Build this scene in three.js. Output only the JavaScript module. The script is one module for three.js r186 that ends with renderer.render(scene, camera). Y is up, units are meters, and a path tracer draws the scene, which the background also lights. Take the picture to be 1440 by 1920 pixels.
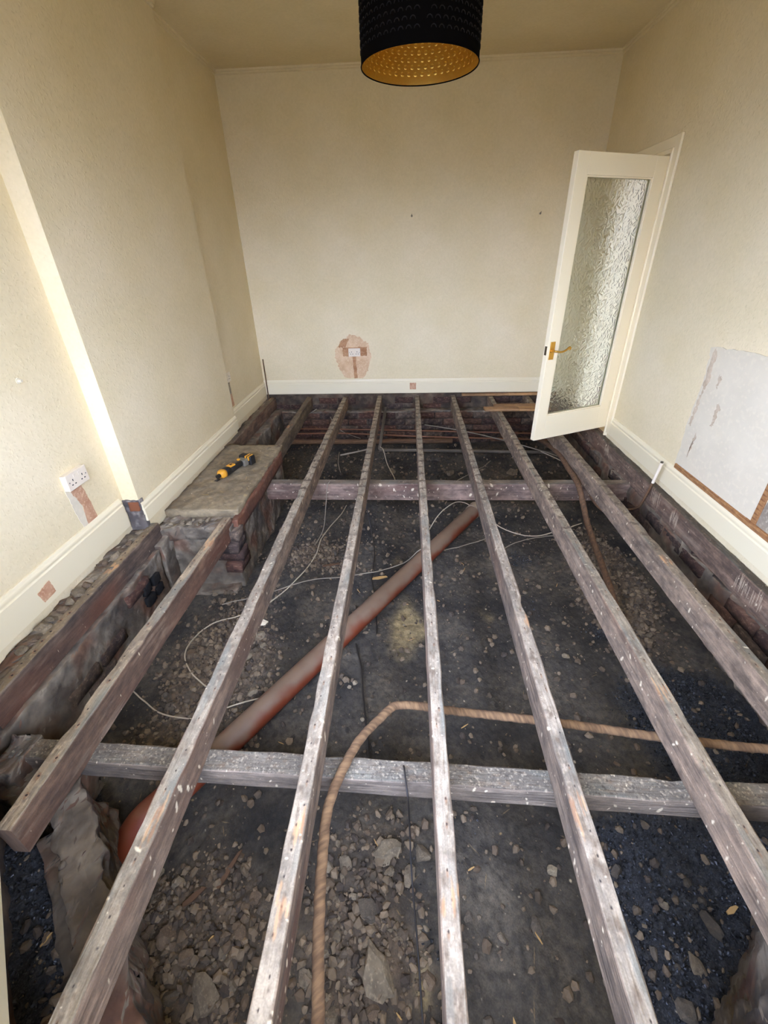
import * as THREE from 'three';
import { mergeGeometries, mergeVertices, toCreasedNormals } from 'three/addons/utils/BufferGeometryUtils.js';
import { RoundedBoxGeometry } from 'three/addons/geometries/RoundedBoxGeometry.js';

// ---------------------------------------------------------------- camera, sky, exposure
const scene = new THREE.Scene();
const camera = new THREE.PerspectiveCamera(98.99, 1440 / 1920, 0.05, 100);
camera.rotation.order = 'YXZ';
camera.rotation.set(-0.53136, 0.06399, -0.02796);
camera.position.set(-0.0767, 1.3448, 4.8106);
scene.add(camera);
const renderer = new THREE.WebGLRenderer({ antialias: true });
renderer.toneMapping = THREE.LinearToneMapping;
renderer.toneMappingExposure = 2.06;
renderer.shadowMap.enabled = true;
{ // overcast sky seen only through the bay windows behind the camera
  const W = 64, H = 32, d = new Float32Array(W * H * 4);
  for (let r = 0; r < H; r++) for (let c = 0; c < W; c++) {
    const up = Math.sin(((r + 0.5) / H - 0.5) * Math.PI), k = (r * W + c) * 4;
    const L = up > 0 ? 0.85 + 0.3 * up : 0.1;
    d[k] = L * 0.83; d[k + 1] = L * 1.035; d[k + 2] = L * 1.7; d[k + 3] = 1;
  }
  const sky = new THREE.DataTexture(d, W, H, THREE.RGBAFormat, THREE.FloatType);
  sky.mapping = THREE.EquirectangularReflectionMapping; sky.magFilter = THREE.LinearFilter; sky.needsUpdate = true;
  scene.background = sky; scene.backgroundIntensity = 12.0;
}

// ---------------------------------------------------------------- helpers
let seed = 1;
function rng(s) { let a = s >>> 0; return () => { a = (a + 0x6d2b79f5) >>> 0; let t = Math.imul(a ^ (a >>> 15), 1 | a); t = (t + Math.imul(t ^ (t >>> 7), 61 | t)) ^ t; return ((t ^ (t >>> 14)) >>> 0) / 4294967296; }; }
const h3 = (x, y, z) => { let n = Math.imul(x, 374761393) ^ Math.imul(y, 668265263) ^ Math.imul(z, 2147483647 ^ 0x5bd1e995); n = Math.imul(n ^ (n >>> 13), 1274126177); n = Math.imul(n ^ (n >>> 16), 0x85ebca6b); return ((n ^ (n >>> 15)) >>> 0) / 4294967296; };
const sm = (t) => t * t * (3 - 2 * t), mix = (a, b, t) => a + (b - a) * t, cl = (x, a = 0, b = 1) => Math.min(b, Math.max(a, x));
const ss = (a, b, x) => sm(cl((x - a) / (b - a)));
function vn(x, y, s = 0, per = 0) { // value noise in the plane, tiling every `per` cells when given
  const ix = Math.floor(x), iy = Math.floor(y), fx = sm(x - ix), fy = sm(y - iy);
  const w = per ? (i) => ((i % per) + per) % per : (i) => i;
  const x0 = w(ix), x1 = w(ix + 1), y0 = w(iy), y1 = w(iy + 1);
  return mix(mix(h3(x0, y0, s), h3(x1, y0, s), fx), mix(h3(x0, y1, s), h3(x1, y1, s), fx), fy);
}
function fbm(x, y, s = 0, oct = 4, per = 0) { let a = 0.5, r = 0, n = 0; for (let i = 0; i < oct; i++) { r += a * vn(x, y, s + i * 17, per); n += a; a *= 0.5; x *= 2; y *= 2; per *= 2; } return r / n; }
function vn3(x, y, z, s = 0) {
  const ix = Math.floor(x), iy = Math.floor(y), iz = Math.floor(z), fx = sm(x - ix), fy = sm(y - iy), fz = sm(z - iz);
  const c = (a, b, d) => h3(ix + a + s * 131, iy + b, iz + d);
  return mix(mix(mix(c(0, 0, 0), c(1, 0, 0), fx), mix(c(0, 1, 0), c(1, 1, 0), fx), fy), mix(mix(c(0, 0, 1), c(1, 0, 1), fx), mix(c(0, 1, 1), c(1, 1, 1), fx), fy), fz);
}
function fbm3(x, y, z, s = 0, oct = 3) { let a = 0.5, r = 0, n = 0; for (let i = 0; i < oct; i++) { r += a * vn3(x, y, z, s + i * 7); n += a; a *= 0.5; x *= 2.03; y *= 2.03; z *= 2.03; } return r / n; }

function tex(w, h, fill, srgb = true) { // fill(data) writes 0..255 rgb
  const d = new Uint8Array(w * h * 4); fill(d);
  for (let i = 3; i < d.length; i += 4) d[i] = 255;
  const t = new THREE.DataTexture(d, w, h); t.wrapS = t.wrapT = THREE.RepeatWrapping; t.magFilter = THREE.LinearFilter; t.minFilter = THREE.LinearMipmapLinearFilter; t.generateMipmaps = true;
  if (srgb) t.colorSpace = THREE.SRGBColorSpace; t.needsUpdate = true; return t;
}
const each = (w, h, fn) => (d) => { for (let y = 0, k = 0; y < h; y++) for (let x = 0; x < w; x++, k += 4) { const c = fn(x / w, y / h, x, y); if (c.length) { d[k] = cl(c[0], 0, 255); d[k + 1] = cl(c[1], 0, 255); d[k + 2] = cl(c[2], 0, 255); } } };
const gray = (w, h, fn) => tex(w, h, (d) => { for (let y = 0, k = 0; y < h; y++) for (let x = 0; x < w; x++, k += 4) d[k] = d[k + 1] = d[k + 2] = cl(fn(x / w, y / h)) * 255; }, false);
const mix3 = (a, b, t) => [mix(a[0], b[0], t), mix(a[1], b[1], t), mix(a[2], b[2], t)];
function stamp(d, W, H, cx, cy, rx, ry, ang, col, op = 1, wrap = false) { // a ragged ellipse pressed into a colour buffer
  const R = Math.ceil(Math.max(rx, ry) * 1.3) + 1, c = Math.cos(ang), s = Math.sin(ang), sd = Math.floor(cx * 7 + cy * 13);
  for (let y = Math.floor(cy - R); y <= cy + R; y++) for (let x = Math.floor(cx - R); x <= cx + R; x++) {
    if (!wrap && (x < 0 || y < 0 || x >= W || y >= H)) continue;
    const dx = x - cx, dy = y - cy, u = (dx * c + dy * s) / rx, v = (-dx * s + dy * c) / ry, q = Math.hypot(u, v) + (vn(x * 0.35, y * 0.35, sd) - 0.5) * 0.5, a = op * cl((1.05 - q) * Math.max(1.5, Math.min(rx, ry)));
    if (a <= 0) continue;
    const k = ((((y % H) + H) % H) * W + (((x % W) + W) % W)) * 4;
    for (let i = 0; i < 3; i++) d[k + i] = mix(d[k + i], col[i], a);
  }
}
const used = {};
function numbered(n) { const k = used[n] = (used[n] ?? -1) + 1; return k ? n + '_' + String(k).padStart(3, '0') : n; }
function tag(o, label, category, group, kind) { o.userData.label = label; o.userData.category = category; if (group) o.userData.group = group; if (kind) o.userData.kind = kind; return o; }
function obj(name, g, m, parent = scene) { const o = new THREE.Mesh(g, m); o.name = parent === scene ? numbered(name) : name; o.castShadow = o.receiveShadow = true; parent.add(o); return o; }
const part = (name, g, m, parent, label) => { const o = obj(name, g, m, parent); if (label) o.userData.label = label; return o; };
function grp(name, x = 0, y = 0, z = 0, turn = 0) { const o = new THREE.Group(); o.name = numbered(name); o.position.set(x, y, z); o.rotation.y = turn; scene.add(o); return o; }
function boxUV(g, s = 1) { // uv in metres / s from the dominant normal
  g = g.index ? g.toNonIndexed() : g; const p = g.attributes.position, uv = new Float32Array(p.count * 2), a = new THREE.Vector3(), b = new THREE.Vector3(), c = new THREE.Vector3();
  for (let i = 0; i < p.count; i += 3) {
    a.fromBufferAttribute(p, i); b.fromBufferAttribute(p, i + 1); c.fromBufferAttribute(p, i + 2);
    const n = b.clone().sub(a).cross(c.clone().sub(a)), ax = Math.abs(n.x), ay = Math.abs(n.y), az = Math.abs(n.z);
    [a, b, c].forEach((v, k) => { const [u, w] = ax >= ay && ax >= az ? [v.z, v.y] : ay >= az ? [v.x, v.z] : [v.x, v.y]; uv[(i + k) * 2] = u / s; uv[(i + k) * 2 + 1] = w / s; });
  }
  g.setAttribute('uv', new THREE.BufferAttribute(uv, 2)); return g;
}
function box(x0, x1, y0, y1, z0, z1, s = 1) { const g = new THREE.BoxGeometry(x1 - x0, y1 - y0, z1 - z0); g.translate((x0 + x1) / 2, (y0 + y1) / 2, (z0 + z1) / 2); return boxUV(g, s); }
function rbox(x0, x1, y0, y1, z0, z1, r = 0.003, s = 1, seg = 2) { const g = new RoundedBoxGeometry(x1 - x0, y1 - y0, z1 - z0, seg, r); g.translate((x0 + x1) / 2, (y0 + y1) / 2, (z0 + z1) / 2); return boxUV(g, s); }
function merge(l) { return mergeGeometries(l.map((g) => { g = g.index ? g.toNonIndexed() : g; for (const k of Object.keys(g.attributes)) if (!['position', 'normal', 'uv'].includes(k)) g.deleteAttribute(k); return g; })); }
function roughBox(x0, x1, y0, y1, z0, z1, amp, cell, freq, sd, keepX = false) { // a lumpy block: every vertex is pushed by 3-D noise
  const n = (l) => Math.max(1, Math.round(l / cell));
  let g = new THREE.BoxGeometry(x1 - x0, y1 - y0, z1 - z0, n(x1 - x0), n(y1 - y0), n(z1 - z0)); g.translate((x0 + x1) / 2, (y0 + y1) / 2, (z0 + z1) / 2);
  g.deleteAttribute('normal'); g.deleteAttribute('uv'); g = mergeVertices(g, 1e-5);
  const p = g.attributes.position;
  for (let i = 0; i < p.count; i++) {
    const x = p.getX(i), y = p.getY(i), z = p.getZ(i), f = freq;
    const a = fbm3(x * f, y * f, z * f, sd) - 0.5, b = fbm3(x * f + 31, y * f, z * f, sd) - 0.5, c = fbm3(x * f, y * f + 57, z * f, sd) - 0.5, e = (vn3(x * f * 5, y * f * 5, z * f * 5, sd + 3) - 0.5) * 0.45 + (vn3(x * f * 13, y * f * 13, z * f * 13, sd + 4) - 0.5) * 0.25;
    p.setXYZ(i, x + amp * 2 * (a + e), y + amp * 2 * (b + e), z + amp * 2 * (c + e));
  }
  g.computeVertexNormals(); const uvd = g.toNonIndexed(), nn = uvd.attributes.normal.clone(); const out = boxUV(uvd, 1); out.setAttribute('normal', nn); return out;
}
function tube(pts, r, seg, rad = 8, closed = false) { return new THREE.TubeGeometry(new THREE.CatmullRomCurve3(pts.map((p) => p.isVector3 ? p : new THREE.Vector3(...p)), closed, 'centripetal'), seg ?? pts.length * 8, r, rad, closed); }
const std = (o) => new THREE.MeshStandardMaterial(o);
const cool = (o) => { const m = std(o); m.color.multiply(new THREE.Color(0.99, 0.825, 0.54)); return m; }; // surfaces whose colours were read under the cool sky light
const lumpyTone = (base, dark, light, sd, f = 8) => (u, v) => { const a = fbm(u * f, v * f, sd, 5, f), b = fbm(u * f * 6, v * f * 6, sd + 5, 3, f * 6); return mix3(mix3(dark, base, cl(a * 1.5 - 0.1)), light, cl((b - 0.52) * 2.2)); };

// ---------------------------------------------------------------- materials of the shell
const wallBump = gray(512, 512, (u, v) => { const a = fbm(u * 40, v * 40, 3, 3, 40), b = vn(u * 90, v * 90, 9, 90), c = vn(u * 70, v * 70, 12, 70); return 0.35 + 0.35 * (a - 0.5) + (b > 0.72 ? (b - 0.72) * 1.7 : 0) + (c > 0.8 ? (c - 0.8) * 1.6 : 0); });
const wallMap = tex(512, 512, each(512, 512, (u, v) => { const a = fbm(u * 3, v * 3, 21, 5, 3) - 0.5, b = fbm(u * 60, v * 60, 24, 2, 60) - 0.5; return [228 + a * 9 + b * 7, 208 + a * 10 + b * 7, 161 + a * 15 + b * 7]; }));
const M = {};
M.wall = std({ map: wallMap, bumpMap: wallBump, bumpScale: 0.0022, roughness: 0.85 });
M.ceiling = std({ map: wallMap, bumpMap: wallBump, bumpScale: 0.001, roughness: 0.9, color: new THREE.Color(0.97, 0.96, 0.94) });
M.gloss = std({ color: '#efe9d8', roughness: 0.4 }); M.gloss.color.multiply(new THREE.Color(0.95, 0.85, 0.61));
M.doorPaint = std({ color: '#f1ead9', roughness: 0.35, bumpMap: wallBump, bumpScale: 0.0004 }); M.doorPaint.color.multiply(new THREE.Color(0.98, 0.875, 0.63));
const plasterMap = tex(256, 256, each(256, 256, lumpyTone([205, 172, 156], [176, 134, 114], [228, 208, 196], 61, 6)));
M.plaster = cool({ map: plasterMap, roughness: 0.95, bumpMap: wallBump, bumpScale: 0.002 });
M.fill = cool({ map: tex(512, 512, each(512, 512, lumpyTone([228, 230, 230], [219, 220, 219], [234, 236, 236], 63, 3))), roughness: 0.9 }); M.fill.color.multiplyScalar(0.93);
M.greyPlaster = cool({ map: tex(256, 256, each(256, 256, lumpyTone([170, 168, 168], [120, 116, 116], [208, 206, 205], 64, 5))), roughness: 0.95 });
M.rawWood = cool({ map: tex(256, 256, each(256, 256, (u, v) => { const a = fbm(u * 4, v * 40, 71, 4, 4), b = fbm(u * 16, v * 16, 74, 3, 16); return mix3([120, 82, 54], [186, 148, 108], cl(a * 1.3 - 0.15 + (b - 0.5) * 0.6)); })), roughness: 0.8 });
M.whitePlastic = cool({ color: '#e9e9ee', roughness: 0.35 });
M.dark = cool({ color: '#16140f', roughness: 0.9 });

const HC = 2.67, XR = 1.576, XN = -1.705, XC = -1.612, XF = -1.672, ZC0 = 1.12, ZC1 = 2.70, ZB = 3.72, ZE = 5.15;
const splayL = (z) => -1.107 + 0.93 * (z - 4.363) - 0.034, splayR = (z) => 1.578 - 0.93 * (z - ZB);

// ---------------------------------------------------------------- the room shell
const wallBack = tag(obj('wall_back', merge([box(-2.0, 2.0, 0.03, HC + 0.1, -0.18, 0, 0.8), box(-2.0, 2.0, -0.8, 0.03, -0.18, -0.09, 0.8)]), M.wall), 'cream papered back wall of the room above the exposed joists', 'wall', null, 'structure');
const wallLeft = tag(obj('wall_left', merge([box(-2.0, XN, -0.75, HC + 0.1, ZC1 - 0.1, ZB + 0.05, 0.8), box(-2.0, XC, -0.75, HC + 0.1, ZC0, ZC1, 0.8), box(-2.0, XF, -0.75, HC + 0.1, -0.18, ZC0 + 0.1, 0.8)]), M.wall), 'cream left wall with the shallow chimney breast and two alcoves', 'wall', null, 'structure');
const DZ0 = 0.47, DZ1 = 1.235, DH = 1.875; // doorway in the right wall
const wallRight = tag(obj('wall_right', merge([box(XR, XR + 0.16, -0.75, HC + 0.1, -0.18, DZ0, 0.8), box(XR, XR + 0.16, DH, HC + 0.1, DZ0, DZ1, 0.8), box(XR, XR + 0.16, -0.75, HC + 0.1, DZ1, ZB + 0.05, 0.8), box(XR + 0.02, XR + 0.16, -0.75, -0.01, DZ0 - 0.1, DZ1 + 0.1, 0.8)]), M.wall), 'cream right wall with a doorway and a patch of stripped plaster', 'wall', null, 'structure');
function splayWall(x0, z0, x1, z1, out, w0, w1, y0, y1) { // one bay wall with a window opening from w0 to w1 along it
  const L = Math.hypot(x1 - x0, z1 - z0), a = Math.atan2(-(z1 - z0), x1 - x0), t = 0.16;
  const parts = [[0, w0, 0.015, HC + 0.1], [w1, L, 0.015, HC + 0.1], [w0, w1, 0.015, y0], [w0, w1, y1, HC + 0.1]].filter((q) => q[1] - q[0] > 0.01).map(([s0, s1, b0, b1]) => box(s0, s1, b0, b1, out > 0 ? 0 : -t, out > 0 ? t : 0, 0.8));
  const g = merge(parts); g.rotateY(a); g.translate(x0, 0, z0); return g;
}
function splayFooting(x0, z0, x1, z1, out, sd) { const L = Math.hypot(x1 - x0, z1 - z0), g = roughBox(-0.1, L + 0.1, -0.75, 0.02, out > 0 ? 0.07 : -0.2, out > 0 ? 0.2 : -0.07, 0.02, 0.04, 6, sd); g.rotateY(Math.atan2(-(z1 - z0), x1 - x0)); g.translate(x0, 0, z0); return g; }
const SL = [splayL(ZE), splayR(ZE)], W0 = 0.7, W1 = 2.1;
tag(obj('wall_front', merge([
  splayWall(XN - 0.004, ZB, SL[0], ZE, 1, 0.5, 1.84, W0, W1), splayWall(XR + 0.002, ZB, SL[1], ZE, -1, 1.32, 1.84, W0, W1), splayWall(SL[0] - 0.05, ZE, SL[1] + 0.05, ZE, 1, 0.09, SL[1] - SL[0] + 0.01, W0, W1)]), M.wall), 'canted bay walls behind the viewer with tall window openings', 'wall', null, 'structure');
tag(obj('ceiling', box(-2.0, 2.0, HC, HC + 0.15, -0.18, 5.5, 0.8), M.ceiling), 'plain cream painted ceiling', 'ceiling', null, 'structure');
// hallway seen dimly through the glazed door
tag(obj('wall_hall', merge([box(2.75, 2.85, -0.05, 2.5, -0.2, 3.4), box(XR + 0.16, 2.85, -0.05, 2.5, -0.2, -0.1), box(XR + 0.16, 2.85, 2.4, 2.5, -0.2, 3.4)]), cool({ color: '#e6dfcc', roughness: 0.9 })), 'cream hallway walls seen blurred through the glazed door', 'wall', null, 'structure');
tag(obj('floor_hall', box(XR + 0.1, 2.85, -0.05, 0.02, -0.2, 3.4), cool({ color: '#5a2f38', roughness: 0.95 })), 'dark reddish hallway floor beyond the doorway', 'floor', null, 'structure');

tag(obj('door_2', merge([rbox(1.84, 2.62, 0.02, 1.98, -0.1, -0.06, 0.004), rbox(1.92, 2.17, 0.2, 0.8, -0.062, -0.05, 0.004), rbox(2.27, 2.53, 0.2, 0.8, -0.062, -0.05, 0.004), rbox(1.92, 2.17, 0.95, 1.8, -0.062, -0.05, 0.004), rbox(2.27, 2.53, 0.95, 1.8, -0.062, -0.05, 0.004)]), cool({ color: '#2c211c', roughness: 0.6 })), 'dark panelled hallway door seen blurred through the glazed door', 'door', null, 'structure');
// skirting boards, swept from one moulded profile
function skirtGeo(len, yb, h, t = 0.018) {
  const s = new THREE.Shape(); s.moveTo(0, yb); s.lineTo(t, yb); s.lineTo(t, yb + h - 0.042); s.lineTo(t - 0.005, yb + h - 0.036); s.lineTo(t - 0.005, yb + h - 0.031); s.quadraticCurveTo(t - 0.001, yb + h - 0.02, t - 0.008, yb + h - 0.012); s.lineTo(t - 0.011, yb + h - 0.003); s.lineTo(t - 0.013, yb + h); s.lineTo(0, yb + h); s.closePath();
  return new THREE.ExtrudeGeometry(s, { depth: len, bevelEnabled: false, curveSegments: 4 });
}
function skirting(name, x0, z0, x1, z1, yb, h, label) { // the room lies to the left of the run from (x0,z0) to (x1,z1)
  const g = skirtGeo(Math.hypot(x1 - x0, z1 - z0), yb, h); g.rotateY(Math.atan2(x1 - x0, z1 - z0)); g.translate(x0, 0, z0);
  return tag(obj(name, boxUV(g), M.gloss), label, 'skirting board', null, 'structure');
}
const skB = skirting('baseboard_back', XR, 0, XF, 0, 0.04, 0.145, 'cream skirting board along the back wall with a small plaster square');
const flip = (o) => o;
const skL = skirting('baseboard_left', XN, ZC1 + 0.035, XN, ZB, 0.025, 0.175, 'cream skirting board in the near left alcove under the double socket');
const skC = skirting('baseboard_chimney', XC, ZC0, XC, ZC1, 0.035, 0.118, 'cream skirting board along the chimney breast beside the hearth');
const skF = skirting('baseboard_alcove', XF, 0, XF, ZC0, 0.035, 0.14, 'cream skirting board in the far left alcove');
const skR = skirting('baseboard_right', XR, ZB, XR, 1.31, 0.035, 0.135, 'cream skirting board along the right wall past the door');
const skS = skirting('baseboard_bay', splayL(ZB - 0.02) + 0.006, ZB - 0.02, splayL(4.75) + 0.006, 4.75, 0.02, 0.16, 'cream skirting board of the canted bay in the lower left corner');
part('exposed_masonry', roughBox(XN - 0.01, XC + 0.004, -0.12, 0.172, ZC1 - 0.03, ZC1 + 0.008, 0.007, 0.009, 14, 71), std({ map: tex(128, 128, each(128, 128, lumpyTone([120, 110, 98], [44, 38, 34], [168, 156, 138], 72, 6))), roughness: 0.95 }), wallLeft, 'exposed dark masonry where the skirting is missing');
part('exposed_brick', roughBox(XN + 0.03, XC - 0.006, 0.105, 0.162, ZC1 - 0.02, ZC1 + 0.014, 0.005, 0.009, 14, 73), std({ color: '#7d4a2a', roughness: 0.95 }), wallLeft, 'orange brick showing at the missing skirting');
// cornice beads under the ceiling
function bead(name, x0, z0, x1, z1, label) {
  const s = new THREE.Shape(); s.moveTo(0, -0.03); s.quadraticCurveTo(0.016, -0.026, 0.014, -0.014); s.lineTo(0.02, -0.012); s.lineTo(0.024, 0); s.lineTo(0, 0); s.closePath();
  const g = new THREE.ExtrudeGeometry(s, { depth: Math.hypot(x1 - x0, z1 - z0), bevelEnabled: false, curveSegments: 3 }); g.rotateY(Math.atan2(x1 - x0, z1 - z0)); g.translate(x0, HC, z0);
  return tag(obj(name, boxUV(g, 0.8), M.ceiling), label, 'cornice', null, 'structure');
}
bead('trim_1', XR, 0, XF, 0, 'slim cornice bead along the top of the back wall');
bead('trim_2', XF, 0, XF, ZC0, 'slim cornice bead along the top of the far left alcove');
bead('trim_3', XR, ZB, XR, 0, 'slim cornice bead along the top of the right wall');
bead('trim_4', XC, ZC0, XC, ZC1, 'slim cornice bead along the top of the chimney breast');

// irregular thin patches of bare plaster fixed on the walls
function patch(pts, depth, place, sd = 1, rag = 0.006, n = 10) { // pts in wall coordinates (along, up)
  const s = new THREE.Shape(); const r = rng(sd); const P = [];
  pts.forEach((p, i) => { const q = pts[(i + 1) % pts.length]; for (let k = 0; k < n; k++) P.push([mix(p[0], q[0], k / n) + (r() - 0.5) * rag, mix(p[1], q[1], k / n) + (r() - 0.5) * rag]); });
  P.forEach((p, i) => i ? s.lineTo(...p) : s.moveTo(...p)); s.closePath();
  return place(boxUV(new THREE.ExtrudeGeometry(s, { depth, bevelEnabled: false }), 0.3));
}
const onLeft = (x) => (g) => { g.rotateY(Math.PI / 2); g.scale(1, 1, -1); g.index ? 0 : flipWind(g); g.translate(x, 0, 0); return g; };
function flipWind(g) { for (const a of Object.values(g.attributes)) for (let i = 0; i < a.count; i += 3) for (let k = 0; k < a.itemSize; k++) { const t = a.array[(i + 1) * a.itemSize + k]; a.array[(i + 1) * a.itemSize + k] = a.array[(i + 2) * a.itemSize + k]; a.array[(i + 2) * a.itemSize + k] = t; } g.computeVertexNormals(); }
const onRight = (x) => (g) => { g.rotateY(-Math.PI / 2); g.translate(x, 0, 0); return g; };
const onBack = (z) => (g) => { g.translate(0, 0, z); return g; };
part('plaster_patch', patch([[3.035, 0.42], [2.945, 0.41], [2.93, 0.3], [2.92, 0.19], [3.0, 0.18], [2.985, 0.3]], 0.0025, onLeft(XN), 3), M.plaster, wallLeft, 'pink plaster chase below the double socket');
part('plaster_patch', patch([[3.05, 0.42], [3.02, 0.42], [2.99, 0.3], [3.0, 0.17], [3.03, 0.17], [3.045, 0.3]], 0.002, onLeft(XN), 4), M.fill, wallLeft, 'pale filler beside the chase');
part('plaster_patch', patch([[1.04, 0.3], [0.94, 0.3], [0.93, 0.19], [1.045, 0.19]], 0.002, onLeft(XF), 5), M.plaster, wallLeft);
part('plaster_patch', patch([[1.04, 0.41], [0.94, 0.4], [0.94, 0.3], [1.045, 0.3]], 0.0015, onLeft(XF), 6), M.greyPlaster, wallLeft);
M.blob = cool({ map: tex(256, 256, each(256, 256, lumpyTone([226, 207, 190], [203, 172, 152], [234, 226, 212], 66, 5))), roughness: 0.95 });
M.scar = cool({ map: tex(256, 256, each(256, 256, lumpyTone([188, 150, 124], [150, 108, 82], [212, 190, 168], 67, 6))), roughness: 0.95 });
part('plaster_patch', patch([[-0.86, 0.42], [-0.85, 0.5], [-0.79, 0.55], [-0.7, 0.64], [-0.6, 0.62], [-0.5, 0.55], [-0.475, 0.42], [-0.51, 0.29], [-0.57, 0.195], [-0.77, 0.2], [-0.83, 0.32]], 0.0015, onBack(0), 7, 0.016), M.blob, wallBack, 'pinkish bare patch round the socket');
part('plaster_patch', patch([[-0.775, 0.515], [-0.515, 0.52], [-0.52, 0.43], [-0.77, 0.425]], 0.003, onBack(0), 8, 0.008), M.scar, wallBack);
part('plaster_patch', patch([[-0.675, 0.43], [-0.64, 0.43], [-0.63, 0.2], [-0.668, 0.195]], 0.003, onBack(0), 9, 0.008), M.scar, wallBack);
part('plaster_patch', patch([[-0.82, 0.515], [-0.74, 0.52], [-0.7, 0.6], [-0.76, 0.6], [-0.8, 0.57]], 0.0028, onBack(0), 10, 0.012), M.scar, wallBack);
part('plaster_square', patch([[-0.065, 0.075], [0.003, 0.075], [0.003, 0.145], [-0.065, 0.145]], 0.002, onBack(0.018), 11, 0.003), M.plaster, skB, 'small pink plaster square');
part('plaster_square', patch([[3.352, 0.122], [3.344, 0.055], [3.417, 0.05], [3.43, 0.108]], 0.002, onLeft(XN + 0.018), 12, 0.003), M.plaster, skL, 'small pink plaster square');
// the stripped and refilled area on the right wall
part('plaster_patch', patch([[2.245, 0.165], [2.225, 0.45], [2.245, 0.68], [2.215, 0.87], [2.62, 0.9], [3.5, 0.93], [3.5, 0.55], [2.96, 0.52], [2.93, 0.2]], 0.005, onRight(XR), 13, 0.014), M.fill, wallRight, 'smooth white plaster patch');
part('plaster_patch', patch([[2.96, 0.19], [2.975, 0.52], [3.5, 0.55], [3.5, 0.19]], 0.003, onRight(XR), 14, 0.01), M.greyPlaster, wallRight, 'rough grey bare plaster');
M.stain = cool({ map: tex(256, 256, each(256, 256, lumpyTone([208, 200, 194], [160, 146, 138], [228, 224, 220], 68, 5))), roughness: 0.95 });
for (const [i, q] of [[[2.245, 0.87], [2.275, 0.86], [2.29, 0.7], [2.262, 0.6], [2.25, 0.7]], [[2.25, 0.62], [2.275, 0.58], [2.262, 0.44], [2.245, 0.45]], [[2.33, 0.42], [2.345, 0.4], [2.33, 0.27], [2.322, 0.29]], [[2.42, 0.62], [2.45, 0.6], [2.44, 0.5], [2.425, 0.5]], [[2.36, 0.75], [2.38, 0.74], [2.37, 0.68], [2.355, 0.7]]].entries())
  part('plaster_scar', patch(q, 0.0055, onRight(XR), 20 + i, 0.016), M.stain, wallRight);
part('wood_edge', rbox(XR - 0.014, XR, 0.168, 0.197, 2.25, 3.55, 0.004, 0.25), M.rawWood, wallRight, 'strip of exposed brown timber above the skirting');
part('wood_edge', rbox(XR - 0.008, XR, 0.195, 0.54, 2.93, 2.965, 0.003, 0.25), M.rawWood, wallRight, 'upright strip of exposed brown timber');

// doorway lining and architrave
tag(obj('trim_5', merge([rbox(XR - 0.016, XR, 0.03, 1.94, DZ1 + 0.005, DZ1 + 0.07, 0.004), rbox(XR - 0.016, XR, 0.03, 1.94, DZ0 - 0.07, DZ0 - 0.005, 0.004), rbox(XR - 0.0145, XR - 0.0005, DH + 0.005, 1.9385, DZ0 - 0.006, DZ1 + 0.006, 0.004)]), M.doorPaint), 'white architrave round the doorway in the right wall', 'architrave', null, 'structure');
tag(obj('trim_6', merge([rbox(XR - 0.0255, XR + 0.17, 0.0, DH, DZ1 - 0.003, DZ1 + 0.012, 0.002), rbox(XR - 0.01, XR + 0.17, 0.0, DH, DZ0 - 0.012, DZ0 + 0.02, 0.003), rbox(XR - 0.009, XR + 0.169, DH - 0.02, DH + 0.011, DZ0 + 0.021, DZ1 - 0.021, 0.003)]), M.doorPaint), 'white lining of the doorway behind the open door', 'door frame', null, 'structure');

// ---------------------------------------------------------------- ground of the underfloor void
function groundY(x, z) {
  let y = -0.5 + 0.05 * (fbm(x * 1.6 + 9, z * 1.6, 5, 3) - 0.5) + 0.022 * (fbm(x * 7, z * 7, 6, 3) - 0.5);
  y += 0.09 * Math.exp(-(((x + 0.14) / 0.3) ** 2 + ((z - 4.3) / 0.3) ** 2));        // rubble heap by the near bearer
  y += 0.05 * Math.exp(-(((x + 0.62) / 0.25) ** 2 + ((z - 4.5) / 0.25) ** 2));
  y -= 0.06 * Math.exp(-(((x + 1.05) / 0.16) ** 2 + ((z - 4.15) / 0.16) ** 2));      // hole at the pipe's bend
  y += 0.05 * Math.exp(-(((x - 1.3) / 0.3) ** 2 + ((z - 2.4) / 0.9) ** 2));
  const bay = z - (4.363 + (x + 0.86) / 0.93);                                     // beyond the left dwarf wall
  if (x < -0.3) y += 0.25 * ss(0.02, 0.12, bay) * ss(4.08, 4.2, z);
  const bayR = z - (4.42 + (0.82 - x) / 0.93); if (x > 0.3) y += 0.1 * ss(0.02, 0.14, bayR);
  return y;
}
const gravelMask = (x, z) => { const n = (fbm(x * 3, z * 3, 33, 4) - 0.5) * 0.7; let a = 0;
  a = Math.max(a, 1.15 - Math.hypot((x - 1.25) / 0.42, (z - 3.62) / 0.42), 1.2 - Math.hypot((x - 0.98) / 0.42, (z - 4.2) / 0.35), 1.15 - Math.hypot((x - 0.75) / 0.25, (z - 4.5) / 0.25));
  if (x < -0.5) a = Math.max(a, ss(-0.05, 0.1, z - (4.363 + (x + 0.9) / 0.93)) * 1.2);
  return ss(0.15, 0.45, a + n); };
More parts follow.
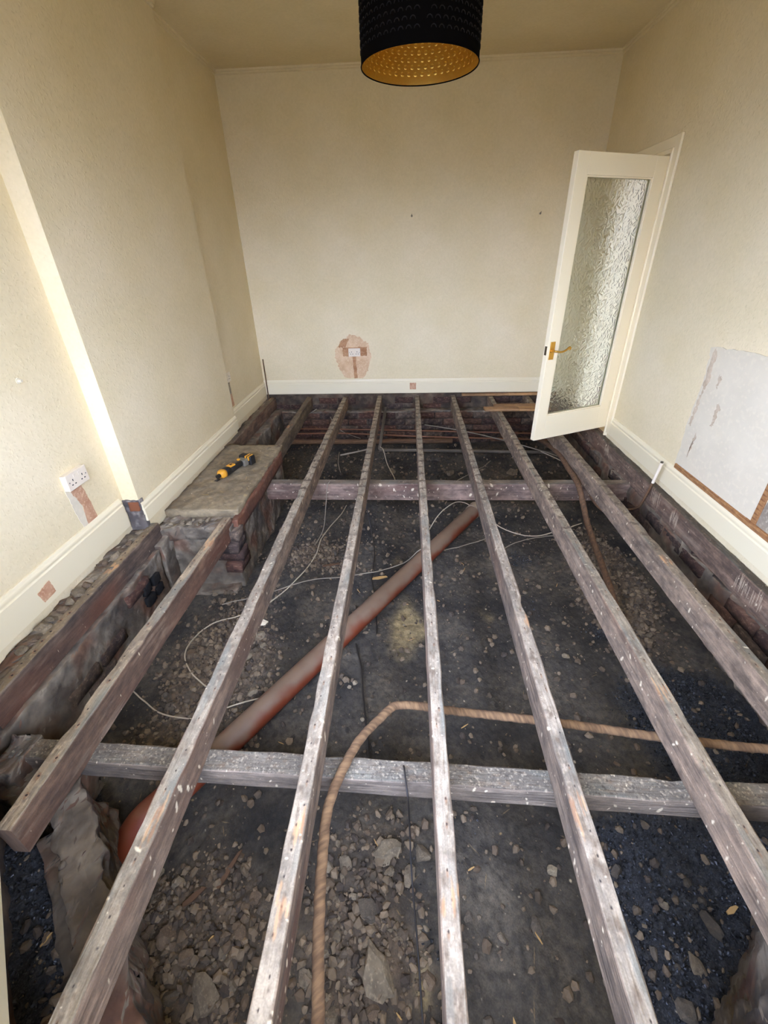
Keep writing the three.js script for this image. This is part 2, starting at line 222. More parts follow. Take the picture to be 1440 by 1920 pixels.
const brownMask = (x, z) => { const n = (fbm(x * 4, z * 4, 35, 4) - 0.5) * 0.8; return ss(0.2, 0.7, Math.max(1.1 - Math.hypot((x + 1.05) / 0.4, (z - 3.3) / 0.75), 1.1 - Math.hypot((x + 0.2) / 0.35, (z - 4.35) / 0.4), 1.1 - Math.hypot((x + 0.75) / 0.4, (z - 4.45) / 0.4), 1.1 - Math.hypot((x - 1.2) / 0.3, (z - 2.6) / 0.7), 0.8 - Math.hypot((x + 0.7) / 0.5, (z - 2.3) / 0.5)) + n); };
const sandMask = (x, z) => { const n = (fbm(x * 5, z * 5, 37, 4) - 0.5) * 1.0; return ss(0.2, 0.8, Math.max(1.1 - Math.hypot((x + 0.09) / 0.15, (z - 2.95) / 0.36), 0.75 - Math.hypot((x + 0.03) / 0.07, (z - 4.42) / 0.16), 0.5 - Math.hypot((x + 0.15) / 0.2, (z - 2.35) / 0.3), 0.4 - Math.hypot((x - 0.4) / 0.3, (z - 2.9) / 0.4)) + n * 0.8); };
const GX0 = -1.85, GX1 = 1.75, GZ0 = -0.15, GZ1 = 5.3;
{
  const NX = 330, NZ = 500, pos = [], uv = [], idx = [];
  for (let j = 0; j <= NZ; j++) for (let i = 0; i <= NX; i++) {
    const x = mix(GX0, GX1, i / NX), z = mix(GZ0, GZ1, j / NZ), b = brownMask(x, z), g = gravelMask(x, z);
    const rough = 0.008 * (fbm(x * 22, z * 22, 8, 3) - 0.5) + (0.012 + 0.02 * b) * (fbm(x * 35 + 3, z * 35, 11, 2) - 0.5) + (0.006 + 0.01 * g) * (vn(x * 90, z * 90, 13) - 0.5);
    pos.push(x, groundY(x, z) + rough, z); uv.push(i / NX, j / NZ);
  }
  for (let j = 0; j < NZ; j++) for (let i = 0; i < NX; i++) { const a = j * (NX + 1) + i, b = a + 1, c = a + NX + 1, d = c + 1; idx.push(a, c, b, b, c, d); }
  const g = new THREE.BufferGeometry(); g.setAttribute('position', new THREE.Float32BufferAttribute(pos, 3)); g.setAttribute('uv', new THREE.Float32BufferAttribute(uv, 2)); g.setIndex(idx); g.computeVertexNormals();
  const W = 1536, H = 2048;
  const map = tex(W, H, (d) => {
    each(W, H, (u, v) => {
      const x = mix(GX0, GX1, u), z = mix(GZ0, GZ1, v), f = fbm(x * 5, z * 5, 41, 4), fine = fbm(x * 55, z * 55, 43, 3), grit = h3(Math.floor(u * W), Math.floor(v * H), 7);
      let c = mix3([40, 39, 38], [86, 84, 81], cl(f * 1.5 - 0.25));
      c = mix3(c, [96, 86, 78], brownMask(x, z) * 0.75);
      c = mix3(c, [150, 140, 112], sandMask(x, z) * 0.8);
      c = mix3(c, mix3([26, 29, 36], [66, 72, 88], grit * grit), gravelMask(x, z) * 0.92);
      const k = 0.72 + 0.56 * fine + (grit - 0.5) * 0.22; return [c[0] * k, c[1] * k, c[2] * k];
    })(d);
    const r = rng(77);
    for (let i = 0; i < 1500; i++) { const s = 0.7 + r() * r() * 2.6, q = r(), c = q < 0.55 ? [198, 194, 186] : q < 0.8 ? [160, 140, 105] : [120, 112, 104]; stamp(d, W, H, r() * W, r() * H, s, s * (0.4 + r() * 0.5), r() * 3.1, c, 0.85); }
    for (let i = 0; i < 420; i++) stamp(d, W, H, r() * W, r() * H, 4 + r() * 9, 0.7, r() * 3.1, [150, 132, 100], 0.7);
    for (let i = 0; i < 500; i++) stamp(d, W, H, r() * W, r() * H, 2 + r() * 5, 2 + r() * 4, r() * 3, [30, 29, 28], 0.5);
  });
  map.wrapS = map.wrapT = THREE.ClampToEdgeWrapping;
  const bump = gray(512, 512, (u, v) => fbm(u * 34, v * 34, 51, 4, 34)); bump.repeat.set(6, 9);
  tag(obj('floor', g, cool({ map, roughness: 0.95, bumpMap: bump, bumpScale: 0.006 })), 'dark dusty earth and rubble ground under the removed floorboards', 'ground', null, 'structure');
}

// ---------------------------------------------------------------- foundation masonry
M.brickSets = [[98, 70, 62], [82, 62, 58], [112, 86, 76], [80, 68, 66], [104, 92, 86]].map((c, i) => cool({ map: tex(128, 64, each(128, 64, (u, v) => { const a = fbm(u * 8, v * 4, 80 + i, 4, 0), b = fbm(u * 30, v * 15, 90 + i, 2); return mix3(mix3(c.map((q) => q * 0.62), c, cl(a * 1.6 - 0.2)), [150, 142, 136], cl((b - 0.55) * 1.8 + (a - 0.6))); })), roughness: 0.95 }));
const mortarMap = tex(1024, 1024, (d) => { each(1024, 1024, (u, v) => { const a = fbm(u * 5, v * 5, 101, 5, 5), b = fbm(u * 24, v * 24, 104, 4, 24), w = fbm(u * 9 + a * 1.5, v * 9 + b * 0.8, 106, 3); let c = mix3([76, 72, 70], [146, 141, 137], cl(a * 1.7 - 0.35)); c = mix3(c, [168, 165, 162], cl((w - 0.55) * 2.4)); c = mix3(c, [116, 88, 76], cl((fbm(u * 6, v * 6, 109, 3, 6) - 0.56) * 3.2)); const k = 0.78 + b * 0.44; return c.map((q) => q * k); })(d); });
const mortarBump = gray(512, 512, (u, v) => fbm(u * 14, v * 14, 111, 5, 14)); 
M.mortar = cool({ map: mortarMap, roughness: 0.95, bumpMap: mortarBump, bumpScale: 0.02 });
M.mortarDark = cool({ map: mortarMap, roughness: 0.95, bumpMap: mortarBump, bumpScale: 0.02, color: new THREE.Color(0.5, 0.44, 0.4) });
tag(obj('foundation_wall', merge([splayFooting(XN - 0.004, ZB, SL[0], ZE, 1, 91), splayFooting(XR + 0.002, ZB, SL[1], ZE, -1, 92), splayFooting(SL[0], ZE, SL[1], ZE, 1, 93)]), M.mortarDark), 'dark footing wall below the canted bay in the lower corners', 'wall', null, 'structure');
const brickGeos = [1, 2, 3, 4].map((s) => roughBox(-0.1, 0.1, -0.031, 0.031, -0.05, 0.05, 0.004, 0.034, 14, 200 + s));
for (const g of brickGeos) { const p = g.attributes.position, uv = g.attributes.uv; for (let i = 0; i < p.count; i++) uv.setXY(i, p.getX(i) / 0.2 + 0.5 + p.getZ(i) * 2, p.getY(i) / 0.062 + 0.5); }
function bricks(parent, at, count, r) { for (let i = 0; i < count; i++) at(i, (x, y, z, turn = 0, sx = 1) => { const o = part('brick', brickGeos[Math.floor(r() * 4)], M.brickSets[Math.floor(r() * 5)], parent); o.position.set(x, y, z); o.rotation.y = turn + (r() - 0.5) * 0.05; o.rotation.z = (r() - 0.5) * 0.02; o.scale.x = sx; }); }
{ // back footing: brick courses under the back wall, with a ledge half way
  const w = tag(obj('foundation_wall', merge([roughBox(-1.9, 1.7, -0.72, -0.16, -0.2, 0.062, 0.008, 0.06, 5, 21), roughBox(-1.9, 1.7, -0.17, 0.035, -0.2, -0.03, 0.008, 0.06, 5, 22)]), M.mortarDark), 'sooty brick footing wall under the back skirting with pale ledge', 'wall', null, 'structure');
  part('ledge', roughBox(-1.7, 1.6, -0.172, -0.15, -0.03, 0.068, 0.012, 0.02, 8, 29), M.mortar, w, 'pale dusty ledge');
  const r = rng(31);
  for (let row = 0; row < 5; row++) bricks(w, (i, put) => put(-1.6 + i * 0.213 + (row % 2) * 0.1, -0.2 - row * 0.074, 0.026 + r() * 0.006), 15, r);
  for (let row = 0; row < 2; row++) bricks(w, (i, put) => { if (r() > 0.25) put(-1.62 + i * 0.213 + (row % 2) * 0.1, -0.055 - row * 0.074, -0.072 + r() * 0.01); }, 15, r);
}
{ // right footing
  const w = tag(obj('foundation_wall', merge([roughBox(1.515, 1.75, -0.72, -0.14, -0.1, 3.9, 0.022, 0.02, 4, 23), roughBox(1.568, 1.75, -0.16, -0.012, -0.1, 3.9, 0.006, 0.03, 6, 24)]), M.mortar), 'smeared brick and mortar footing wall under the right skirting', 'wall', null, 'structure');
  const r = rng(32);
  for (let row = 0; row < 3; row++) bricks(w, (i, put) => { if (r() > 0.2 + row * 0.22) put(1.55 + r() * 0.008, -0.185 - row * 0.074, 0.2 + i * 0.213 + (row % 2) * 0.1, Math.PI / 2); }, 17, r);
}
tag(obj('foundation_wall', merge([roughBox(-1.66, -1.5, -0.72, -0.13, -0.05, 1.39, 0.02, 0.03, 5, 27), roughBox(-1.66, -1.62, -0.15, -0.02, -0.05, 1.39, 0.018, 0.03, 7, 28)]), M.mortar), 'grey footing wall under the far left alcove behind the hearth', 'wall', null, 'structure');
{ // left footing in the near alcove: rendered, with missing bricks
  const w = tag(obj('foundation_wall', merge([roughBox(-1.7, -1.545, -0.72, -0.135, 2.765, 3.98, 0.02, 0.018, 5, 25), roughBox(-1.7, -1.6, -0.15, -0.02, 2.7, 3.98, 0.026, 0.014, 7, 26)]), M.mortar), 'grey rendered footing wall under the near left skirting with missing bricks', 'wall', null, 'structure');
  const r = rng(33);
  for (const [y, z] of [[-0.31, 3.34], [-0.385, 3.47], [-0.31, 3.56], [-0.46, 3.3], [-0.2, 3.05]]) bricks(w, (i, put) => put(-1.582, y, z, Math.PI / 2), 1, r);
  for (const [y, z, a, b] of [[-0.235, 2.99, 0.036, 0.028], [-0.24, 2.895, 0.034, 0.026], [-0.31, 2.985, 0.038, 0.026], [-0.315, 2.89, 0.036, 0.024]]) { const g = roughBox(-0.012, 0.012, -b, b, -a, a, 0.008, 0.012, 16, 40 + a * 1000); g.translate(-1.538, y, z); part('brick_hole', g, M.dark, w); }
}
// rough masonry lumps on the ledge left of the first joist are placed with the loose stones below
{ // hearth: concrete slab on a rendered brick base
  const h = grp('hearth'); tag(h, 'concrete fireplace hearth on a rendered brick base beside the chimney breast', 'hearth');
  M.slab = cool({ map: tex(512, 512, (d) => { each(512, 512, (u, v) => { const a = fbm(u * 5, v * 5, 121, 5, 5), b = fbm(u * 40, v * 40, 124, 3, 40); return mix3([106, 99, 88], [152, 145, 132], cl(a * 1.5 - 0.2)).map((q) => q * (0.82 + 0.36 * b)); })(d); const r = rng(5); for (let i = 0; i < 26; i++) stamp(d, 512, 512, r() * 512, r() * 512, 3 + r() * 14, 2 + r() * 4, r() * 3, [188, 172, 128], 0.4); for (let i = 0; i < 60; i++) stamp(d, 512, 512, r() * 512, r() * 512, 1 + r() * 3, 1 + r() * 1.5, r() * 3, [206, 202, 194], 0.8); })
    , roughness: 0.93, bumpMap: mortarBump, bumpScale: 0.01 });
  part('slab', roughBox(-1.598, -1.135, -0.055, -0.002, 1.42, 2.52, 0.011, 0.022, 9, 51), M.slab, h);
  part('base', merge([roughBox(-1.585, -1.145, -0.74, -0.05, 1.44, 2.64, 0.024, 0.016, 3, 52), roughBox(-1.585, -1.17, -0.74, -0.48, 2.58, 2.72, 0.02, 0.03, 5, 53), roughBox(-1.585, -1.535, -0.74, -0.1, 2.6, 2.765, 0.012, 0.016, 5, 56)]), M.mortar, h, 'grey smeared render');
  M.redBrick = cool({ map: tex(128, 128, each(128, 128, lumpyTone([116, 76, 60], [82, 60, 52], [140, 116, 104], 131, 8))), roughness: 0.9 });
  part('edge_course', roughBox(-1.15, -1.118, -0.125, -0.03, 1.5, 2.6, 0.009, 0.022, 9, 54), M.redBrick, h, 'reddish brick edge');
  const r = rng(34);
  bricks(h, (i, put) => put(-1.175 + (i % 2) * 0.02, -0.1 - i * 0.072, 2.615, Math.PI / 2 * (i % 2), 0.8), 4, r);
  part('rubble_fill', roughBox(-1.6, -1.17, -0.13, -0.045, 2.46, 2.66, 0.03, 0.02, 9, 55), M.mortar, h, 'broken rubble in front of the slab');
}
// ---------------------------------------------------------------- timbers
function timberMap(len, w, h, sd, o = {}) { // u along, v round the section: left face, top, right face, underside
  const per = 2 * (w + h), W = 2048, H = Math.max(96, Math.round(W * per / Math.max(len, 2.6) / 32) * 32), r = rng(sd * 91 + 7);
  const v0 = h / per, v1 = (h + w) / per, v2 = (2 * h + w) / per, side = (o.side ?? [112, 101, 96]).map((q) => q * 1.1), top = (o.top ?? [186, 181, 177]).map((q) => q * 0.8), mm = W / len; // pixels a metre
  const boards = []; for (let x = 0.06; x < len; x += 0.108 + r() * 0.012) boards.push(x);
  return tex(W, H, (d) => {
    each(W, H, (u, v) => {
      const L = u * len, p = v * per, g1 = fbm(L * 4, p * 160, sd, 4), g2 = fbm(L * 16, p * 420, sd + 3, 2), cloud = fbm(L * 9, p * 22, sd + 5, 4), big = fbm(L * 1.7, p * 8, sd + 8, 3), isTop = v > v0 && v < v1;
      let c;
      if (isTop) {
        c = mix3(top.map((q) => q * 0.78), top.map((q) => q * 1.1), cl(cloud * 1.7 - 0.35));
        c = mix3(c, [112, 103, 97], cl((fbm(L * 34, p * 70, sd + 11, 4) - 0.53) * 3.4));
        c = mix3(c, top.map((q) => q * 1.2), cl((fbm(L * 60, p * 90, sd + 12, 3) - 0.56) * 4) * 0.7);
        c = mix3(c, [112, 120, 126], cl((fbm(L * 6, p * 30, sd + 14, 3) - 0.56) * 3) * 0.7);
        if (o.edge) { const e = Math.min(v - v0, v1 - v) * per; c = mix3(c, [92, 80, 74], 0.5 * cl(1 - e / 0.006) * cl((big - 0.3) * 3)); }
      } else {
        c = mix3(side.map((q) => q * 0.74), side.map((q) => q * 1.2), cl(0.45 + (g1 - 0.5) * 0.6 + (cloud - 0.5) * 1.2 + (fbm(L * 40, p * 60, sd + 21, 3) - 0.5) * 0.8));
        if (o.crust) c = mix3(c, [150, 146, 146], 0.25);
        c = mix3(c, o.red ?? [100, 74, 62], cl((big - (o.redAt ?? 0.6)) * 3) * 0.8);
        c = mix3(c, [160, 152, 150], cl((fbm(L * 7, p * 40, sd + 17, 3) - 0.6) * 3) * 0.7);
      }
      const sp = h3(Math.floor(u * W), Math.floor(v * H), sd), k = (0.88 + 0.24 * (isTop ? g1 * 0.6 + g2 * 0.4 : cloud * 0.5 + g1 * 0.25 + g2 * 0.25)) * (0.93 + 0.14 * sp); return c.map((q) => q * k);
    })(d);
    const py = (v) => v * H;
    if (o.crust) for (let i = 0; i < 3600; i++) { const s = 0.7 + r() * r() * 3; stamp(d, W, H, r() * W, py(mix(v0, v1, r())), s * 1.4, s, r() * 3, r() > 0.45 ? [200, 197, 194] : [60, 58, 58], 0.42); }
    if (o.bands) for (const x of boards) { const k = 0.5 + 0.5 * r(); for (let i = 0; i < 8; i++) stamp(d, W, H, x * mm + (r() - 0.5) * 0.03 * mm, py(v0 + r() * (v1 - v0)), 0.013 * mm * (0.5 + r()), 0.008 * mm * (0.6 + r()), 1.4 + r() * 0.4, [88, 80, 74], o.bands * k * (x < (o.bandTo ?? 2.4) ? 0.85 : 0.15)); }
    if (!o.noNails) for (const x of boards) for (let k = 0; k < 2; k++) if (r() > 0.3) {
      const nx = (x + (k ? 0.03 : -0.03) + (r() - 0.5) * 0.012) * mm, ny = py(mix(v0, v1, 0.3 + 0.4 * r()));
      if (r() > 0.55) stamp(d, W, H, nx + 2, ny, 0.013 * mm, 0.004 * mm, 0, [126, 92, 72], 0.5);
      stamp(d, W, H, nx, ny, 0.0042 * mm, 0.0024 * mm, 0, [30, 24, 22], 0.95);
    }
    for (let i = 0; i < (o.fresh ?? 1); i++) { const x = (o.freshAt?.[i] ?? r() * len) * mm; for (let q = 0; q < 5; q++) stamp(d, W, H, x + (r() - 0.5) * 0.07 * mm, py(mix(v0, v1, r())), 0.035 * mm * (0.4 + r()), 0.005 * mm, 0, r() > 0.5 ? [196, 160, 130] : [150, 114, 92], 0.6); }
    const drop = (va, vb, n, smax) => { for (let i = 0; i < n * len; i++) { const s = 0.6 + r() * r() * smax; stamp(d, W, H, r() * W, py(mix(va, vb, r())), s, s * (1 + r() * 2), (r() - 0.5) * 1.2, [226, 224, 219], 0.9); } };
    const sp = o.splat ?? 26; drop(0, v0, sp, 3.2); drop(v1, v2, sp, 3.2); drop(v0, v1, sp * 0.25, 2);
    if (o.bigSplat) { drop(0, v0, o.bigSplat, 8); drop(v1, v2, o.bigSplat, 8); }
    if (o.drips) for (let i = 0; i < o.drips; i++) { const x = (1.0 + r() * 2.2) / len * W; for (let q = 0; q < 6; q++) stamp(d, W, H, x + (q - 2) * 7 + r() * 4, py(v0 * (0.45 + r() * 0.3)), 2.2, py(v0 * 0.3 * (0.5 + r())), 0.1, [196, 188, 184], 0.6); }
  });
}
function timberGeo(len, w, h, sd, o = {}) { // lies along +z from 0 to len, top at y = 0
  const c = 0.004, n = Math.round(len / 0.03), sec = [], per = 2 * (w + h);
  const P = [[-w / 2, -h], [-w / 2, -h * 0.66], [-w / 2, -h * 0.33], [-w / 2, -c], [-w / 2 + c, 0], [0, 0], [w / 2 - c, 0], [w / 2, -c], [w / 2, -h * 0.33], [w / 2, -h * 0.66], [w / 2, -h], [0, -h], [-w / 2, -h]];
  const S = [0, h * 0.34, h * 0.67, h - c * 0.4, h + c * 0.6, h + w / 2, h + w - c * 0.6, h + w + c * 0.4, h + w + h * 0.33, h + w + h * 0.66, 2 * h + w, 2 * h + w * 1.5, per];
  const pos = [], uv = [], idx = [], K = P.length, a = (o.amp ?? 0.0045) * 0.55;
  for (let j = 0; j <= n; j++) { const z = len * j / n, bow = a * 1.4 * (fbm(z * 0.9, sd * 3.1, sd, 2) - 0.5) * 2, sag = a * 1.0 * (fbm(z * 0.8, sd * 5.7, sd + 2, 2) - 0.5) * 2;
    for (let k = 0; k < K; k++) { const [x, y] = P[k], kk = k === K - 1 ? 0 : k, edge = (k >= 3 && k <= 7) ? 1 : 0.5;
      let nx = (vn(z * 14, kk * 3.3, sd + 4) - 0.5) * a * edge * 1.5, ny = (vn(z * 18, kk * 2.7 + 40, sd + 6) - 0.5) * a * edge * 0.9;
      const nick = (k === 3 || k === 4 || k === 6 || k === 7) ? Math.max(0, vn(z * 9, k < 5 ? 3.5 : 8.5, sd + 9) - 0.74) * (o.nick ?? 0.03) : 0;
      pos.push(x + bow + nx + (x < 0 ? nick : -nick), Math.min(y + ny + (y > -h * 0.9 ? sag * 0.4 : 0) - nick * 0.8, 0.003), z); uv.push(z / len, S[k] / per); } }
  for (let j = 0; j < n; j++) for (let k = 0; k < K - 1; k++) { const p = j * K + k, q = p + K; idx.push(p, q, p + 1, p + 1, q, q + 1); }
  for (const j of [0, n]) { const b = pos.length / 3, m = j * K; for (let k = 0; k < K; k++) { pos.push(pos[(m + k) * 3], pos[(m + k) * 3 + 1], pos[(m + k) * 3 + 2]); uv.push(0.001 + 0.02 * P[k][1], 0.1 + P[k][0]); } for (let k = 1; k < K - 2; k++) j ? idx.push(b, b + k, b + k + 1) : idx.push(b, b + k + 1, b + k); }
  let g = new THREE.BufferGeometry(); g.setAttribute('position', new THREE.Float32BufferAttribute(pos, 3)); g.setAttribute('uv', new THREE.Float32BufferAttribute(uv, 2)); g.setIndex(idx);
  { const t = idx, A = [0, 1, 2].map((i) => new THREE.Vector3().fromArray(pos, t[i] * 3)); const nrm = A[1].clone().sub(A[0]).cross(A[2].clone().sub(A[0])); if (nrm.x > 0) { const q = g.index.array; for (let i = 0; i < q.length; i += 3) { const s = q[i + 1]; q[i + 1] = q[i + 2]; q[i + 2] = s; } } }
  return toCreasedNormals(g, 0.45);
}
const woodBump = gray(512, 256, (u, v) => 0.5 + 0.7 * (fbm(u * 6, v * 60, 141, 4, 6) - 0.5) + 0.5 * (fbm(u * 30, v * 30, 144, 3, 30) - 0.5)); woodBump.repeat.set(5, 1);
function timber(name, x0, z0, x1, z1, yTop, w, h, sd, label, category, o = {}) {
  const L = Math.hypot(x1 - x0, z1 - z0);
  const m = obj(name, timberGeo(L, w, h, sd, o), cool({ map: timberMap(L, w, h, sd, o), roughness: 0.9, bumpMap: woodBump, bumpScale: 0.004 }));
  m.position.set(x0, yTop, z0); m.rotation.y = Math.atan2(x1 - x0, z1 - z0);
  return tag(m, label, category, o.group);
}
const JW = 0.049, JH = 0.125;
const dirty = { side: [98, 82, 74], top: [160, 149, 136], red: [102, 66, 52], redAt: 0.55, splat: 14, amp: 0.008, edge: 1 };
timber('floor_joist', -1.592, 2.66, -1.588, 3.9, -0.004, JW, JH, 1, 'brown floor joist against the left skirting, in front of the hearth', 'joist', { ...dirty, side: [88, 78, 75], top: [168, 156, 140] });
timber('floor_joist', -1.6, -0.02, -1.594, 1.46, -0.004, JW, JH, 2, 'short dark floor joist behind the hearth, against the left skirting', 'joist', { ...dirty, top: [140, 130, 118] });
timber('floor_joist', -1.172, 2.6, -1.19, 4.27, 0, JW, JH, 3, 'rough reddish floor joist running from the hearth corner to the bay', 'joist', { ...dirty, redAt: 0.45, fresh: 1, top: [186, 175, 162] });
timber('floor_joist', -1.182, -0.02, -1.165, 1.47, 0, JW + 0.004, JH, 4, 'short gnarled floor joist running from the hearth to the back wall', 'joist', { ...dirty, nick: 0.12, amp: 0.012, top: [132, 122, 110], side: [96, 88, 80] });
const JZ = 5.0;
timber('floor_joist', -0.78, -0.02, -0.787, 4.68, 0, JW + 0.002, JH, 5, 'weathered grey floor joist third from the left at the back wall', 'joist', { bands: 1, side: [120, 108, 103], red: [104, 84, 76], amp: 0.007 });
timber('floor_joist', -0.397, -0.02, -0.374, JZ, 0, JW, JH, 6, 'weathered floor joist directly left of the brown lagged pipe', 'joist', { bands: 0.9, top: [192, 186, 182], freshAt: [4.25, 4.42], fresh: 2 });
timber('floor_joist', 0.014, -0.02, 0.027, JZ, 0, JW - 0.002, JH, 7, 'pale weathered floor joist in the middle of the room crossing over the orange pipe', 'joist', { bands: 0.7, top: [194, 189, 187], splat: 18 });
timber('floor_joist', 0.406, -0.02, 0.408, JZ - 0.2, 0, JW, JH, 8, 'weathered floor joist right of the middle one, over the end of the orange pipe', 'joist', { bands: 0.9, top: [188, 183, 182], side: [108, 99, 95], freshAt: [3.45, 4.18], fresh: 2 });
timber('floor_joist', 0.804, -0.02, 0.826, 4.62, 0, JW + 0.001, JH, 9, 'paint-flecked floor joist running under the timber offcut near the door', 'joist', { bands: 1, splat: 40, side: [122, 111, 106], top: [186, 179, 172], bandTo: 2.8, fresh: 3 });
timber('floor_joist', 1.19, -0.02, 1.222, 4.1, 0, JW + 0.002, JH, 10, 'paint-flecked floor joist passing under the open door, beside the right-hand one', 'joist', { bands: 0.8, splat: 36, side: [120, 109, 104], top: [166, 158, 150], bandTo: 2.8 });
timber('floor_joist', 1.546, 0.1, 1.546, 3.83, -0.006, JW, JH + 0.005, 11, 'grimy floor joist tight against the right wall with white paint drips', 'joist', { splat: 30, drips: 9, side: [106, 92, 87], top: [104, 98, 92], amp: 0.007, noNails: true, redAt: 0.62 });
timber('cross_beam', -1.2, 1.865, 1.53, 1.868, -0.1245, 0.075, 0.135, 12, 'purplish cross beam splashed with white paint under the joists, far one', 'beam', { noNails: true, splat: 60, bigSplat: 26, side: [118, 104, 103], top: [150, 142, 139], red: [116, 90, 87], redAt: 0.55, fresh: 0, amp: 0.004 });
timber('cross_beam', -1.46, 3.965, 1.4, 4.04, -0.1245, 0.072, 0.085, 13, 'grey weathered cross beam under the joists, near one with white crust', 'beam', { noNails: true, splat: 20, bigSplat: 6, side: [110, 104, 104], top: [136, 134, 134], red: [120, 110, 108], fresh: 0, amp: 0.006, crust: 1 });
// dwarf walls that carry the bay floor
function dwarf(x0, z0, x1, z1, sd, label) {
  const L = Math.hypot(x1 - x0, z1 - z0), g = merge([roughBox(-0.05, 0.05, -0.62, -0.155, 0, L, 0.03, 0.012, 4.5, sd), roughBox(-0.11, -0.02, -0.62, -0.23, 0.05, L, 0.032, 0.014, 4.5, sd + 3)]); g.rotateY(Math.atan2(x1 - x0, z1 - z0)); g.translate(x0, 0, z0);
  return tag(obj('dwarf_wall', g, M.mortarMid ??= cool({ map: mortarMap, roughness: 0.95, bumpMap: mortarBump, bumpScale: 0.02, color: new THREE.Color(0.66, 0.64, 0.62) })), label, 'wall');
}
tag(obj('mortar_mass', merge([roughBox(-1.5, -1.31, -0.6, -0.19, 3.9, 4.12, 0.035, 0.014, 7, 81), roughBox(-1.5, -1.39, -0.3, -0.115, 3.93, 4.07, 0.03, 0.014, 8, 82)]), M.mortar), 'crumbly mortar bedding the left end of the near cross beam', 'mortar');
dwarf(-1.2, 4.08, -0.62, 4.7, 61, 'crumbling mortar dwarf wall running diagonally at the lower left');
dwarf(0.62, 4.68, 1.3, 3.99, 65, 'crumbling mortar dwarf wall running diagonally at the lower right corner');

// ---------------------------------------------------------------- open glazed door
{
  const d = grp('door_1', 1.556, 0, 1.227, 0); d.rotation.y = Math.PI + 0.451; // local +x from the hinge to the free edge
  tag(d, 'white door with a tall patterned glass pane, standing open into the room', 'door', null, 'structure');
  const W = 0.736, T = 0.04, y0 = 0.07, y1 = 1.836, a = 0.105, b = 0.645, c = 0.258, e = 1.725; // the room face is at local z = 0, the door's thickness goes to +z
  const bx = (u0, u1, v0, v1, t0 = 0, t1 = T, r = 0.003) => rbox(u0, u1, v0, v1, t0, t1, r, 1);
  part('stile', bx(0, a, y0, y1), M.doorPaint, d); part('stile', bx(b, W, y0, y1), M.doorPaint, d);
  part('rail', bx(a - 0.001, b + 0.001, y0, c), M.doorPaint, d); part('rail', bx(a - 0.001, b + 0.001, e, y1), M.doorPaint, d);
  const beadG = []; for (const t of [0.004, T - 0.012]) beadG.push(bx(a, a + 0.009, c, e, t, t + 0.008, 0.002), bx(b - 0.009, b, c, e, t, t + 0.008, 0.002), bx(a, b, c, c + 0.009, t, t + 0.008, 0.002), bx(a, b, e - 0.009, e, t, t + 0.008, 0.002));
  part('glazing_bead', merge(beadG), M.doorPaint, d);
  const hgt = new Float32Array(512 * 512), r = rng(404); // pressed leaf pattern of the glass, tiling
  for (let i = 0; i < 620; i++) { const cx = r() * 512, cy = r() * 512, an = r() * 6.283, L = 22 + r() * 20, w = 6 + r() * 5, cs = Math.cos(an), sn = Math.sin(an), bend = (r() - 0.5) * 0.02;
    for (let y = -L; y <= L; y++) for (let x = -L; x <= L; x++) { const u = x * cs + y * sn, v = -x * sn + y * cs + bend * u * u, q = Math.abs(u) / L; if (q > 1) continue; const ww = w * (1 - q * q), k = Math.abs(v) / Math.max(ww, 0.5); if (k > 1) continue; const H = (1 - k * k) * 0.75 * Math.sqrt(1 - q) + (k < 0.16 ? -0.25 : 0) + 0.25 * r.call(null) * 0; const at = ((Math.round(cy + y) + 1024) % 512) * 512 + (Math.round(cx + x) + 1024) % 512; hgt[at] = mix(hgt[at], H + 0.15, 0.9); } }
  const gb = gray(512, 512, (u, v) => hgt[Math.round(v * 512) * 512 + Math.round(u * 512)]);
  const glass = rbox(a - 0.004, b + 0.004, c - 0.004, e + 0.004, T / 2 - 0.003, T / 2 + 0.003, 0.001, 0.5);
  part('glass_pane', glass, new THREE.MeshPhysicalMaterial({ color: '#e9efe9', roughness: 0.06, transmission: 1, thickness: 0.006, ior: 1.5, bumpMap: gb, bumpScale: 0.0007 }), d, 'obscure glass pressed with a leaf pattern');
  M.brass = cool({ color: '#dcb866', metalness: 0.85, roughness: 0.34 });
  // the handle: backplate, spindle boss and a lever that ends in a curl
  const hx = 0.7, hy = 0.735, hd = new THREE.Group(); hd.name = 'door_handle'; d.add(hd);
  part('backplate', rbox(hx - 0.02, hx + 0.02, hy - 0.06, hy + 0.06, -0.005, 0, 0.0015), M.brass, hd);
  part('lever', merge([tube([[hx, hy, -0.004], [hx, hy, -0.034], [hx - 0.008, hy, -0.042], [hx - 0.05, hy - 0.006, -0.044], [hx - 0.09, hy + 0.004, -0.044], [hx - 0.115, hy + 0.02, -0.044], [hx - 0.125, hy + 0.012, -0.044], [hx - 0.118, hy + 0.004, -0.044]], 0.0065, 60, 10), new THREE.CylinderGeometry(0.013, 0.015, 0.012, 20).rotateX(Math.PI / 2).translate(hx, hy, -0.008), new THREE.SphereGeometry(0.0075, 12, 8).translate(hx - 0.118, hy + 0.006, -0.044)]), M.brass, hd);
  part('latch_plate', rbox(W, W + 0.0015, hy - 0.03, hy + 0.03, 0.01, 0.03, 0.0005), cool({ color: '#6d6a66', metalness: 0.9, roughness: 0.4 }), d);
  for (const y of [0.25, 1.62]) part('hinge', merge([new THREE.CylinderGeometry(0.006, 0.006, 0.08, 12).translate(-0.004, y, -0.003), rbox(-0.004, 0.02, y - 0.04, y + 0.04, -0.0015, 0.0, 0.0005)]), M.gloss, d);
}

